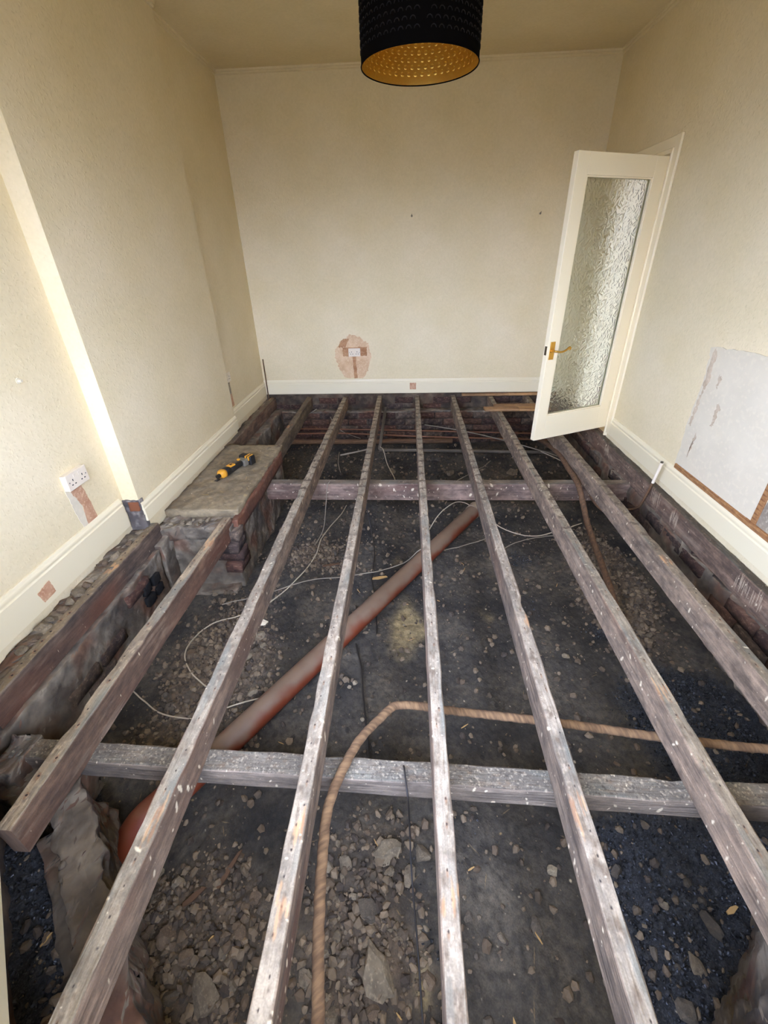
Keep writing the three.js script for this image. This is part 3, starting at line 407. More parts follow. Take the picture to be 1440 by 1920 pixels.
// ---------------------------------------------------------------- pipes and cables in the void
const V = (x, y, z) => new THREE.Vector3(x, y, z);
function dusted(g, base, dust, from, to, sd) { // vertex colours: dust settled on faces that look up, base colour elsewhere
  const n = g.attributes.normal, p = g.attributes.position, c = new Float32Array(n.count * 3), A = new THREE.Color(base), B = new THREE.Color(dust), C = new THREE.Color();
  for (let i = 0; i < n.count; i++) { const k = fbm3(p.getX(i) * 14, p.getY(i) * 14, p.getZ(i) * 14, sd), w = ss(from, to, n.getY(i) + (k - 0.5) * 1.1); C.copy(A).lerp(B, w).multiplyScalar(0.82 + 0.36 * k); c.set([C.r, C.g, C.b], i * 3); }
  g.setAttribute('color', new THREE.BufferAttribute(c, 3)); return g;
}
M.drain = cool({ vertexColors: true, roughness: 0.55 });
{
  const g = grp('drain_pipe'); tag(g, 'orange plastic drain pipe lying diagonally across the void below the joists', 'pipe');
  const A = V(0.452, -0.437, 1.755), B = V(-1.0, -0.432, 3.99), dir = B.clone().sub(A).normalize();
  const body = new THREE.TubeGeometry(new THREE.LineCurve3(A, B), 220, 0.0545, 40);
  part('pipe_body', dusted(body, '#7c3c24', '#7d6d66', 0.0, 0.85, 5), M.drain, g);
  const el = tube([B.clone().addScaledVector(dir, -0.06), B, B.clone().addScaledVector(dir, 0.07), B.clone().addScaledVector(dir, 0.125).add(V(0, -0.035, 0)), B.clone().addScaledVector(dir, 0.155).add(V(0, -0.11, 0)), B.clone().addScaledVector(dir, 0.16).add(V(0, -0.25, 0))], 0.063, 60, 40);
  part('elbow', dusted(el, '#84422a', '#806458', 0.7, 1.4, 6), M.drain, g, 'clean orange elbow turning down into the ground');
  const col = new THREE.CylinderGeometry(0.061, 0.061, 0.07, 40, 1, false); col.applyQuaternion(new THREE.Quaternion().setFromUnitVectors(V(0, 1, 0), dir)); col.translate(A.x, A.y, A.z);
  part('pipe_end', dusted(col, '#75665f', '#a39a94', -0.4, 0.6, 7), M.drain, g, 'grey taped pipe end');
}
function twisted(pts, r, pitch, amp, seg, rad = 14) { // a cord or bandage wound round a pipe
  const cv = new THREE.CatmullRomCurve3(pts.map((p) => V(...p)), false, 'centripetal'), L = cv.getLength(), g = new THREE.TubeGeometry(cv, seg, r, rad), p = g.attributes.position, n = g.attributes.normal, uv = g.attributes.uv;
  for (let i = 0; i < p.count; i++) { const t = uv.getX(i) * L / pitch - uv.getY(i), q = t - Math.floor(t), d = amp * (Math.pow(Math.sin(q * Math.PI), 0.6) - 0.7) + amp * 0.5 * (vn(uv.getX(i) * L * 60, Math.abs(uv.getY(i) - 0.5) * 8, 3) - 0.5); p.setXYZ(i, p.getX(i) + n.getX(i) * d, p.getY(i) + n.getY(i) * d, p.getZ(i) + n.getZ(i) * d); uv.setXY(i, uv.getX(i) * L / 0.1, uv.getY(i) + uv.getX(i) * L / pitch); }
  g.computeVertexNormals(); return g;
}
const hessianMap = tex(256, 256, each(256, 256, (u, v) => { const w = 0.5 + 0.25 * Math.sin(u * 6.283 * 40) + 0.25 * Math.sin(v * 6.283 * 30), a = fbm(u * 6, v * 6, 151, 4, 6); return mix3([84, 66, 50], [150, 126, 102], cl(a * 1.1 - 0.1 + (w - 0.5) * 0.3)); }));
M.hessian = cool({ map: hessianMap, roughness: 1 });
{
  const y = -0.152, pts = [[-0.262, -0.19, 4.66], [-0.278, -0.165, 4.545], [-0.3, -0.15, 4.41], [-0.317, -0.135, 4.25], [-0.317, -0.112, 4.12], [-0.285, -0.103, 4.01], [-0.24, -0.115, 3.9], [-0.175, -0.14, 3.8], [-0.128, y + 0.004, 3.745], [-0.06, y, 3.735], [0.06, y, 3.75], [0.255, y - 0.003, 3.766], [0.5, y - 0.003, 3.79], [0.752, y, 3.825], [0.926, y - 0.004, 3.842], [1.1, y - 0.004, 3.858], [1.36, y, 3.87], [1.4, y, 3.872]];
  tag(obj('lagged_pipe', twisted(pts, 0.0155, 0.055, 0.0022, 620), M.hessian), 'thin pipe lagged in twisted brown hessian, bent over the near cross beam', 'pipe');
}
M.rust = cool({ map: tex(256, 256, each(256, 256, lumpyTone([108, 84, 64], [70, 54, 42], [142, 120, 98], 161, 8))), roughness: 0.9 });
tag(obj('gas_pipe', twisted([[1.205, -0.3, 0.5], [1.19, -0.18, 1.0], [1.17, -0.115, 1.4], [1.15, -0.105, 1.7], [1.14, -0.098, 1.86], [1.122, -0.105, 2.03], [1.12, -0.24, 2.28], [1.135, -0.36, 2.56], [1.11, -0.4, 2.83], [1.065, -0.41, 3.04], [1.035, -0.45, 3.13], [1.02, -0.53, 3.17]], 0.019, 0.2, 0.0015, 260, 12), M.rust), 'rusty brown pipe dropping over the far cross beam to the ground between two right joists', 'pipe');
tag(obj('gas_pipe', twisted([[1.235, -0.32, 0.5], [1.225, -0.22, 0.95], [1.212, -0.13, 1.38], [1.222, -0.105, 1.66], [1.235, -0.098, 1.86], [1.222, -0.15, 1.98], [1.25, -0.2, 2.06], [1.31, -0.24, 2.12], [1.4, -0.3, 2.14], [1.5, -0.33, 2.15]], 0.017, 0.2, 0.0015, 220, 12), M.rust), 'shorter rusty brown pipe curving off toward the right wall after the far cross beam', 'pipe');
M.copper = cool({ color: '#7d5a46', metalness: 0.4, roughness: 0.5 });
M.iron = cool({ map: tex(256, 128, each(256, 128, lumpyTone([104, 100, 96], [70, 66, 62], [142, 138, 134], 165, 8))), roughness: 0.8 });
tag(obj('copper_pipe', tube([[-1.42, -0.325, 0.13], [-0.8, -0.325, 0.16], [0, -0.33, 0.2], [1.2, -0.33, 0.3], [1.5, -0.33, 0.32]], 0.0085, 60, 10), M.copper), 'dull copper pipe nearest the back wall running across the void', 'pipe');
tag(obj('copper_pipe', tube([[-1.36, -0.345, 0.24], [-0.8, -0.345, 0.235], [0, -0.35, 0.32], [1.2, -0.35, 0.43], [1.5, -0.35, 0.46]], 0.0085, 60, 10), M.copper), 'dull copper pipe in front of another, running across the void near the back wall', 'pipe');
tag(obj('iron_pipe', tube([[-1.5, -0.41, 0.32], [-0.6, -0.415, 0.3], [0.4, -0.42, 0.28]], 0.027, 40, 14), M.rust), 'thick rusty iron pipe under the copper pipes by the back wall', 'pipe');
tag(obj('grey_pipe', tube([[-0.335, -0.12, 0.05], [-0.345, -0.2, 0.2], [-0.37, -0.36, 0.5], [-0.375, -0.4, 0.565], [-0.34, -0.402, 0.575], [0, -0.402, 0.585], [0.8, -0.402, 0.625], [1.6, -0.402, 0.66]], 0.0165, 120, 12), M.iron), 'grey pipe with an elbow crossing the void in front of the copper pipes', 'pipe');
tag(obj('conduit', tube([[-0.77, -0.405, 0.7], [-0.64, -0.4, 0.645], [-0.5, -0.39, 0.585]], 0.009, 20, 8), M.greyPlaster), 'short pale conduit lying on the dirt left of the grey pipe elbow', 'pipe');
{
  const g = grp('pipe_tail'); tag(g, 'upright pipe tail with a white sleeve beside the right skirting', 'pipe');
  part('sleeve', merge([tube([[1.505, 0.03, 2.19], [1.505, 0.175, 2.215]], 0.0095, 2, 14), new THREE.CylinderGeometry(0.0105, 0.0105, 0.012, 14).translate(1.505, 0.176, 2.215)]), M.whitePlastic, g);
  part('cap', new THREE.CylinderGeometry(0.008, 0.009, 0.01, 12).translate(1.505, 0.186, 2.216), cool({ color: '#5d5a55', metalness: 0.8, roughness: 0.4 }), g);
  part('copper_tail', tube([[1.505, 0.05, 2.194], [1.502, -0.05, 2.172], [1.498, -0.14, 2.15], [1.492, -0.175, 2.142], [1.46, -0.2, 2.13], [1.42, -0.21, 2.12]], 0.0075, 40, 10), M.rust, g);
}
tag(obj('riser_pipe', tube([[-1.634, -0.2, 0.03], [-1.636, 0.1, 0.03], [-1.634, 0.415, 0.03]], 0.0065, 12, 8), M.rust), 'thin brown pipe standing up in the back left corner', 'pipe');
M.cableGrey = cool({ color: '#8f8d8b', roughness: 0.6 }); M.cableDark = cool({ color: '#24211f', roughness: 0.6 }); M.cablePale = cool({ color: '#bdb9b4', roughness: 0.6 });
function cable(xz, r, m, label, lift = 0) { // lies on the ground through the given points [x, z, extra height]
  const cv = new THREE.CatmullRomCurve3(xz.map(([x, z, up = 0, abs]) => V(x, abs ?? up, z)), false, 'centripetal'), N = xz.length * 10, P = [];
  const absM = xz.some((q) => q.length > 3);
  for (let i = 0; i <= N; i++) { const p = cv.getPoint(i / N); P.push(V(p.x, absM ? p.y : groundY(p.x, p.z) + r + 0.013 + lift + p.y, p.z)); }
  return tag(obj('cable', tube(P, r, N * 2, 6), m), label, 'cable');
}
cable([[-1.42, 3.47], [-1.34, 3.52], [-1.223, 3.586], [-1.101, 3.604], [-1.005, 3.592], [-0.913, 3.534], [-0.753, 3.471]], 0.0035, M.cablePale, 'pale cable curving from the left footing wall toward the orange pipe');
cable([[-1.0, 3.45], [-1.08, 3.42], [-1.2, 3.33], [-1.274, 3.222], [-1.27, 3.087], [-1.208, 2.981], [-1.073, 2.911], [-0.94, 2.815], [-0.793, 2.58], [-0.732, 2.342], [-0.722, 2.068], [-0.622, 1.749], [-0.6, 1.6]], 0.0038, M.cablePale, 'long pale cable looping past the hearth base toward the far cross beam');
cable([[-1.22, 2.83], [-0.994, 2.742], [-0.717, 2.606], [-0.445, 2.545], [-0.1, 2.43, 0.03], [0.01, 2.4, 0.122], [0.1, 2.33, 0.06], [0.208, 2.229], [0.449, 2.124], [0.6, 2.0]], 0.0035, M.cableGrey, 'grey cable running across the dirt behind the orange pipe');
cable([[0.06, 2.02], [0.087, 1.946], [0.199, 1.784, 0.07], [0.335, 1.698, 0.1], [0.496, 1.781, 0.06], [0.636, 1.939], [0.85, 2.048], [1.08, 1.98], [1.25, 1.9]], 0.0038, M.cablePale, 'pale cable arching over the end of the orange pipe');
cable([[-0.43, 1.6, 0], [-0.44, 1.78, 0, -0.3], [-0.425, 1.82, 0, -0.13], [-0.415, 1.88, 0, -0.112], [-0.405, 1.915, 0, -0.13], [-0.39, 1.95, 0, -0.3], [-0.36, 2.0, 0, -0.47], [-0.315, 2.27, 0, -0.485], [-0.312, 2.57, 0, -0.49], [-0.271, 2.776, 0, -0.49], [-0.25, 3.04, 0, -0.49]].map(([a, b, c, d]) => [a, b, 0, d ?? -0.47]), 0.004, M.cableDark, 'black cable hanging over the far cross beam and across the dirt');
cable([[-0.36, 3.122], [-0.31, 3.3], [-0.293, 3.426], [-0.243, 3.718], [-0.235, 3.85]], 0.0045, M.cableDark, 'black cable lying on the dirt below the orange pipe');
cable([[-0.098, 3.8, 0, -0.46], [-0.09, 3.95, 0, -0.25], [-0.087, 3.99, 0, -0.116], [-0.08, 4.04, 0, -0.114], [-0.074, 4.075, 0, -0.13], [-0.068, 4.1, 0, -0.25], [-0.06, 4.2, 0, -0.35], [-0.045, 4.35, 0, -0.36], [-0.03, 4.55, 0, -0.38], [-0.02, 4.75, 0, -0.42]], 0.003, M.cableDark, 'thin dark wire draped over the near cross beam beside the middle joist');
cable([[-0.66, 1.75, 0, -0.3], [-0.67, 1.84, 0, -0.13], [-0.665, 1.89, 0, -0.112], [-0.68, 1.915, 0, -0.13], [-0.7, 1.95, 0, -0.28], [-0.72, 2.05, 0, -0.44], [-0.76, 2.2, 0, -0.48]], 0.0032, M.cableGrey, 'grey cable hooked over the far cross beam beside the hearth');
cable([[-0.37, 0.56, 0, -0.375], [-0.34, 0.62, 0, -0.37], [-0.29, 0.8, 0, -0.45], [-0.2, 1.14, 0, -0.47], [-0.18, 1.4, 0, -0.48]], 0.004, M.cablePale, 'pale cable trailing from the grey pipe elbow over the dirt');
cable([[-1.42, 0.2, 0, -0.3], [-1.25, 0.12, 0, -0.2], [-1.1, 0.06, 0, -0.12]], 0.005, M.cableGrey, 'grey cable rising to the back wall in the far left alcove');
cable([[-0.95, 0.1, 0, -0.2], [-0.9, 0.14, 0, -0.28], [-0.8, 0.2, 0, -0.34], [-0.6, 0.3, 0, -0.38]], 0.004, M.cableGrey, 'grey cable drooping in front of the back footing behind the two left joists');
cable([[0.1, 0.15, 0, -0.28], [0.5, 0.3, 0, -0.3], [0.9, 0.5, 0, -0.33], [1.3, 0.75, 0, -0.37], [1.5, 0.9, 0, -0.4]], 0.006, M.cableGrey, 'grey cable slanting across the copper pipes toward the door');
cable([[-0.82, 0.45], [-0.8, 0.62, 0.03], [-0.78, 0.8, 0.02], [-0.74, 0.95]], 0.004, M.cableGrey, 'grey cable end sticking out of the dirt behind the hearth');
cable([[0.3, 1.2], [0.5, 1.05, 0.02], [0.66, 0.85], [0.75, 0.7]], 0.004, M.cableGrey, 'grey cable curled on the dirt in front of the grey pipe');
cable([[1.2, 0.8, 0, -0.33], [1.35, 0.95, 0, -0.36], [1.5, 1.2, 0, -0.4]], 0.004, M.cablePale, 'pale cable under the open door by the right wall');
cable([[0.5, 2.35], [0.62, 2.2], [0.78, 2.1], [0.95, 2.06], [1.05, 2.06]], 0.003, M.cableGrey, 'grey cable on the dirt right of the orange pipe end');

// ---------------------------------------------------------------- sockets, hooks
function socket(label, x, y, z, turn, w, h, proud, gang) {
  const g = grp('power_socket', x, y, z, turn); tag(g, label, 'socket');
  if (proud > 0.01) part('back_box', rbox(-w / 2 + 0.002, w / 2 - 0.002, -h / 2 + 0.002, h / 2 - 0.002, 0, proud - 0.008, 0.002), M.whitePlastic, g);
  part('face_plate', rbox(-w / 2, w / 2, -h / 2, h / 2, Math.max(0, proud - 0.009), proud, 0.0035, 1, 3), M.whitePlastic, g);
  for (let i = 0; i < gang; i++) { const cx = gang === 1 ? 0 : (i - 0.5) * w * 0.46;
    part('switch', rbox(cx + (gang === 1 ? 0.02 : (i ? -0.024 : 0.01)), cx + (gang === 1 ? 0.032 : (i ? -0.01 : 0.024)), h * 0.14, h * 0.36, proud, proud + 0.003, 0.001), M.whitePlastic, g);
    const hs = []; for (const [a, b, c, d] of [[0, 0.012, 0.0025, 0.005], [-0.011, -0.009, 0.0045, 0.0025], [0.011, -0.009, 0.0045, 0.0025]]) hs.push(box(cx + a - c, cx + a + c, b - d - h * 0.08, b + d - h * 0.08, proud - 0.001, proud + 0.0004));
    part('pin_slots', merge(hs), M.dark, g); }
  for (const s of [-1, 1]) part('screw', new THREE.CylinderGeometry(0.0035, 0.0035, 0.001, 10).rotateX(Math.PI / 2).translate(s * w * 0.4, 0, proud), M.screw ??= cool({ color: '#8b8890', metalness: 0.7, roughness: 0.4 }), g);
  return g;
}
socket('white double socket on the left wall above a pink plaster chase', XN, 0.449, 2.978, Math.PI / 2, 0.146, 0.08, 0.03, 2);
socket('white socket half hidden in the far left alcove', XF, 0.45, 0.985, Math.PI / 2, 0.135, 0.08, 0.012, 2);
socket('white socket on the back wall in a pinkish bare patch', -0.65, 0.466, 0.003, 0, 0.125, 0.082, 0.01, 2);
function hook(label, x, y, z, turn, s = 1) { const g = grp('wall_hook', x, y, z, turn); tag(g, label, 'hook');
  part('plug', new THREE.CylinderGeometry(0.009 * s, 0.009 * s, 0.003, 14).rotateX(Math.PI / 2).translate(0, 0, 0.0015), M.greyPlaster, g);
  part('screw', tube([[0, 0, 0.002], [0, 0, 0.016], [0, 0.004, 0.022], [0, 0.014, 0.024]], 0.0028 * s, 14, 8), cool({ color: '#7c776f', metalness: 0.6, roughness: 0.5 }), g); return g; }
hook('small metal hook in the middle of the back wall', -0.056, 1.644, 0, 0); hook('small metal hook on the back wall close to the door', 1.096, 1.632, 0, 0);
{ const g = grp('wall_hook', XN, 0.928, 3.038, Math.PI / 2); tag(g, 'small white peg on the left wall above the double socket', 'hook'); part('peg', new THREE.CylinderGeometry(0.006, 0.009, 0.016, 14).rotateX(Math.PI / 2).translate(0, 0, 0.008), M.peg = std({ color: '#d8c9a6', roughness: 0.6 }), g); part('plug', new THREE.CylinderGeometry(0.012, 0.013, 0.003, 16).rotateX(Math.PI / 2).translate(0, 0, 0.0015), M.peg, g); }

// ---------------------------------------------------------------- boards left over
function plank(name, x0, x1, y0, y1, z0, z1, m, label) { const g = roughBox(x0, x1, y0, y1, z0, z1, 0.002, 0.012, 12, 300); return tag(obj(name, g, m), label, 'board'); }
M.board = cool({ map: tex(512, 128, each(512, 128, (u, v) => { const a = fbm(u * 5, v * 22, 171, 4, 0), b = fbm(u * 30, v * 20, 174, 3); return mix3([120, 96, 76], [196, 162, 126], cl(a * 1.4 - 0.2 + (b - 0.5) * 0.4)); })), roughness: 0.8 });
plank('floorboard_offcut', 0.665, 1.3, 0.004, 0.024, 0.5, 0.595, M.board, 'fresh-cut floorboard offcut lying across two joists by the door');
plank('floorboard_offcut', 0.78, 1.3, 0.004, 0.022, 0.4, 0.49, M.board, 'darker floorboard offcut behind the fresh-cut one, by the door');
plank('floorboard_remnant', 0.5, 1.55, 0.004, 0.026, 0.004, 0.05, M.board, 'strip of remaining floorboard under the right end of the back skirting');

// ---------------------------------------------------------------- cordless power tool lying on the hearth
{
  const g = grp('power_tool', -1.335, 0.007, 1.93, 0); g.rotation.y = Math.atan2(-0.36, 0.93); tag(g, 'black and yellow cordless power tool lying on the hearth slab', 'power tool');
  const Y = cool({ color: '#d8a338', roughness: 0.45 }), K = cool({ color: '#1b1c20', roughness: 0.5 }), G = cool({ color: '#707376', roughness: 0.5 });
  // local +z runs from the battery to the working head; each entry is [z, width, height, sideways]
  const loft = (rows) => { const pos = [], idx = [], N = 24; rows.forEach(([z, w, h, x = 0], j) => { for (let k = 0; k <= N; k++) { const a = k / N * Math.PI * 2, c = Math.cos(a), d = Math.sin(a), q = 1 / Math.pow(Math.abs(c) ** 3 + Math.abs(d) ** 3, 1 / 3); pos.push(x + w / 2 * c * q, 0.032 + Math.max(-0.032, h / 2 * d * q), z); } if (j) for (let k = 0; k < N; k++) { const p = (j - 1) * (N + 1) + k, r = p + N + 1; idx.push(p, p + 1, r, p + 1, r + 1, r); } }); const q = new THREE.BufferGeometry(); q.setAttribute('position', new THREE.Float32BufferAttribute(pos, 3)); q.setIndex(idx); q.computeVertexNormals(); return q; };
  part('head', loft([[0.13, 0.001, 0.001], [0.13, 0.062, 0.058], [0.15, 0.064, 0.06], [0.168, 0.058, 0.054], [0.178, 0.04, 0.038], [0.178, 0.001, 0.001]]), Y, g, 'yellow working head');
  part('collar', loft([[0.08, 0.001, 0.001], [0.08, 0.056, 0.056], [0.1, 0.064, 0.062], [0.128, 0.065, 0.062], [0.134, 0.06, 0.058], [0.134, 0.001, 0.001]]), K, g);
  part('body', loft([[-0.05, 0.001, 0.001], [-0.05, 0.044, 0.042], [0.0, 0.044, 0.042], [0.04, 0.052, 0.052], [0.08, 0.056, 0.056], [0.085, 0.001, 0.001]]), K, g, 'black rubber grip');
  part('switch_panel', rbox(-0.02, 0.022, 0.052, 0.0635, 0.03, 0.085, 0.004), Y, g, 'yellow panel on the grip'); part('slide_switch', rbox(-0.006, 0.008, 0.06, 0.067, 0.045, 0.065, 0.002), K, g);
  part('blade_holder', merge([new THREE.CylinderGeometry(0.013, 0.015, 0.03, 18).rotateX(Math.PI / 2).translate(0, 0.03, 0.19), rbox(-0.012, 0.012, 0.006, 0.01, 0.19, 0.225, 0.001)]), K, g);
  part('battery_foot', rbox(-0.035, 0.037, 0.006, 0.058, -0.092, -0.046, 0.008), G, g, 'grey battery foot'); part('release_button', new THREE.SphereGeometry(0.015, 14, 10).scale(1, 0.5, 1).translate(-0.02, 0.055, -0.052), Y, g);
  part('battery', rbox(-0.055, 0.058, 0.001, 0.07, -0.148, -0.09, 0.01, 1, 3), K, g, 'black battery pack with yellow stripes');
  for (const x of [0.008, 0.034]) part('battery_stripe', rbox(x, x + 0.012, 0.04, 0.0715, -0.142, -0.087, 0.001), Y, g);
}
// ---------------------------------------------------------------- pendant drum shade
{
  const R = 0.22, yb = 1.953, H = 0.34, g = grp('pendant_lamp', -0.041, 0, 2.536); tag(g, 'black perforated drum lampshade with gold lining hanging from the ceiling', 'lamp');
  const blk = new THREE.MeshPhysicalMaterial({ color: '#070503', roughness: 0.9, specularIntensity: 0.06 }), lipM = new THREE.MeshPhysicalMaterial({ color: '#15100c', roughness: 0.6, specularIntensity: 0.3 }), gold = std({ color: '#dcae48', metalness: 0.78, roughness: 0.27 });
  part('shade', new THREE.CylinderGeometry(R, R, H, 96, 1, true).translate(0, yb + H / 2, 0), blk, g, 'black outer drum');
  part('lining', new THREE.CylinderGeometry(R - 0.0015, R - 0.0015, H - 0.002, 96, 1, true).translate(0, yb + H / 2, 0), gold, g, 'gold inner lining');
  part('bottom_rim', new THREE.TorusGeometry(R, 0.0022, 8, 96).rotateX(Math.PI / 2).translate(0, yb, 0), blk, g); part('top_rim', new THREE.TorusGeometry(R, 0.0022, 8, 96).rotateX(Math.PI / 2).translate(0, yb + H, 0), blk, g);
  const lip = [], lipIn = [], N = 50; // punched scale-shaped lips in staggered rows
  for (let row = 0; row < 14; row++) for (let i = 0; i < N; i++) { const a = (i + (row % 2) * 0.5) / N * 6.2832, y = yb + 0.034 + row * 0.0215, da = Math.abs(Math.atan2(Math.sin(a - 1.55), Math.cos(a - 1.55))); if (da < 0.075) continue;
    const t = new THREE.TorusGeometry(0.0085, 0.0014, 5, 9, Math.PI); t.translate(0, y, R + 0.0006); t.rotateY(Math.PI / 2 - a); lip.push(t);
    const c = new THREE.SphereGeometry(0.008, 8, 4, 0, 6.2832, 0, 1.3).rotateX(-Math.PI / 2).scale(1, 1, 0.22).translate(0, y, R - 0.0016); c.rotateY(Math.PI / 2 - a); lipIn.push(c); }
  const pf = part('perforation', merge(lip), lipM, g); pf.userData.kind = 'stuff'; const pi = part('lining_dimples', merge(lipIn), gold, g); pi.userData.kind = 'stuff';
  const met = cool({ color: '#262320', metalness: 0.7, roughness: 0.4 }), sp = [new THREE.TorusGeometry(0.022, 0.002, 6, 24).rotateX(Math.PI / 2).translate(0, yb + H - 0.03, 0)];
  for (let k = 0; k < 3; k++) { const a = k * 2.094; sp.push(tube([[0.022 * Math.cos(a), yb + H - 0.03, 0.022 * Math.sin(a)], [R * Math.cos(a), yb + H, R * Math.sin(a)]], 0.002, 2, 6)); }
  part('spider', merge(sp), met, g); part('lamp_holder', new THREE.CylinderGeometry(0.018, 0.02, 0.06, 20).translate(0, yb + H - 0.02, 0), M.whitePlastic, g);
  part('cord', tube([[0, yb + H, 0], [0, HC - 0.02, 0]], 0.003, 2, 8), M.whitePlastic, g); part('ceiling_rose', new THREE.CylinderGeometry(0.02, 0.045, 0.03, 28).translate(0, HC - 0.015, 0), M.whitePlastic, g);
}

// ---------------------------------------------------------------- loose stones
const stoneMats = [[116, 110, 103], [94, 90, 87], [136, 130, 122], [76, 73, 71], [110, 99, 90], [150, 145, 138]].map((c, i) => cool({ map: tex(128, 128, each(128, 128, lumpyTone(c, c.map((q) => q * 0.68), c.map((q) => Math.min(255, q * 1.22)), 180 + i, 5))), roughness: 0.95 }));
const stoneGeo = Array.from({ length: 14 }, (_, i) => { // faceted unit stones, flattened
  const r = rng(900 + i); let g = new THREE.IcosahedronGeometry(1, i < 4 ? 2 : 1); g.deleteAttribute('normal'); g.deleteAttribute('uv'); g = mergeVertices(g, 1e-4); const p = g.attributes.position, cuts = Array.from({ length: 9 }, () => [V(r() - 0.5, r() - 0.5, r() - 0.5).normalize(), 0.42 + r() * 0.34]), sx = 0.75 + r() * 0.5, sy = 0.38 + r() * 0.35, sz = 0.7 + r() * 0.4;
  for (let k = 0; k < p.count; k++) { const v = V(p.getX(k), p.getY(k), p.getZ(k)); for (const [n, d] of cuts) { const t = v.dot(n); if (t > d) v.addScaledVector(n, d - t); } const q = 1 + (vn3(v.x * 2.5, v.y * 2.5, v.z * 2.5, i) - 0.5) * 0.3; p.setXYZ(k, v.x * q * sx, v.y * q * sy, v.z * q * sz); }
  g = g.toNonIndexed(); g.computeVertexNormals(); return boxUV(g, 2);
});
const keep = []; // spots taken, so that stones do not sink into one another
function stone(x, z, s, label, group, mat, r, y) {
  const o = obj('rubble_stone', stoneGeo[Math.floor(r() * 14)], stoneMats[mat ?? Math.floor(r() * 6)]);
  o.position.set(x, (y ?? groundY(x, z)) + s * 0.22, z); o.rotation.set((r() - 0.5) * 0.7, r() * 6.28, (r() - 0.5) * 0.7); o.scale.setScalar(s); keep.push([x, z, s]); return tag(o, label, 'stone', group);
}
const TONE = ['grey-brown', 'mid-grey', 'pale grey', 'charcoal', 'brown', 'whitish'];
function scatter(n, x0, x1, z0, z1, s0, s1, where, sd, mats, rows, columns) { // rows name bands from far to near, columns from left to right
  const r = rng(sd); let made = 0;
  for (let t = 0; t < n * 40 && made < n; t++) {
    const x = mix(x0, x1, r()), z = mix(z0, z1, r()), f = r() ** 2.2, s = s0 + (s1 - s0) * f; if (keep.some(([a, b, c]) => Math.hypot(a - x, b - z) < (c + s) * 0.8)) continue;
    const m = mats[Math.floor(r() * mats.length)], size = f < 0.12 ? 'small' : f < 0.45 ? 'middling' : 'large', at = [rows[Math.min(rows.length - 1, Math.floor((z - z0) / (z1 - z0) * rows.length))], columns[Math.min(columns.length - 1, Math.floor((x - x0) / (x1 - x0) * columns.length))]].filter(Boolean).join(', ');
    const label = size + ' ' + TONE[m] + ' stone ' + where + (at ? ', ' + at : ''); stone(x, z, s, label, label.replace(' stone ', ' stones '), m, r); made++;
  }
}
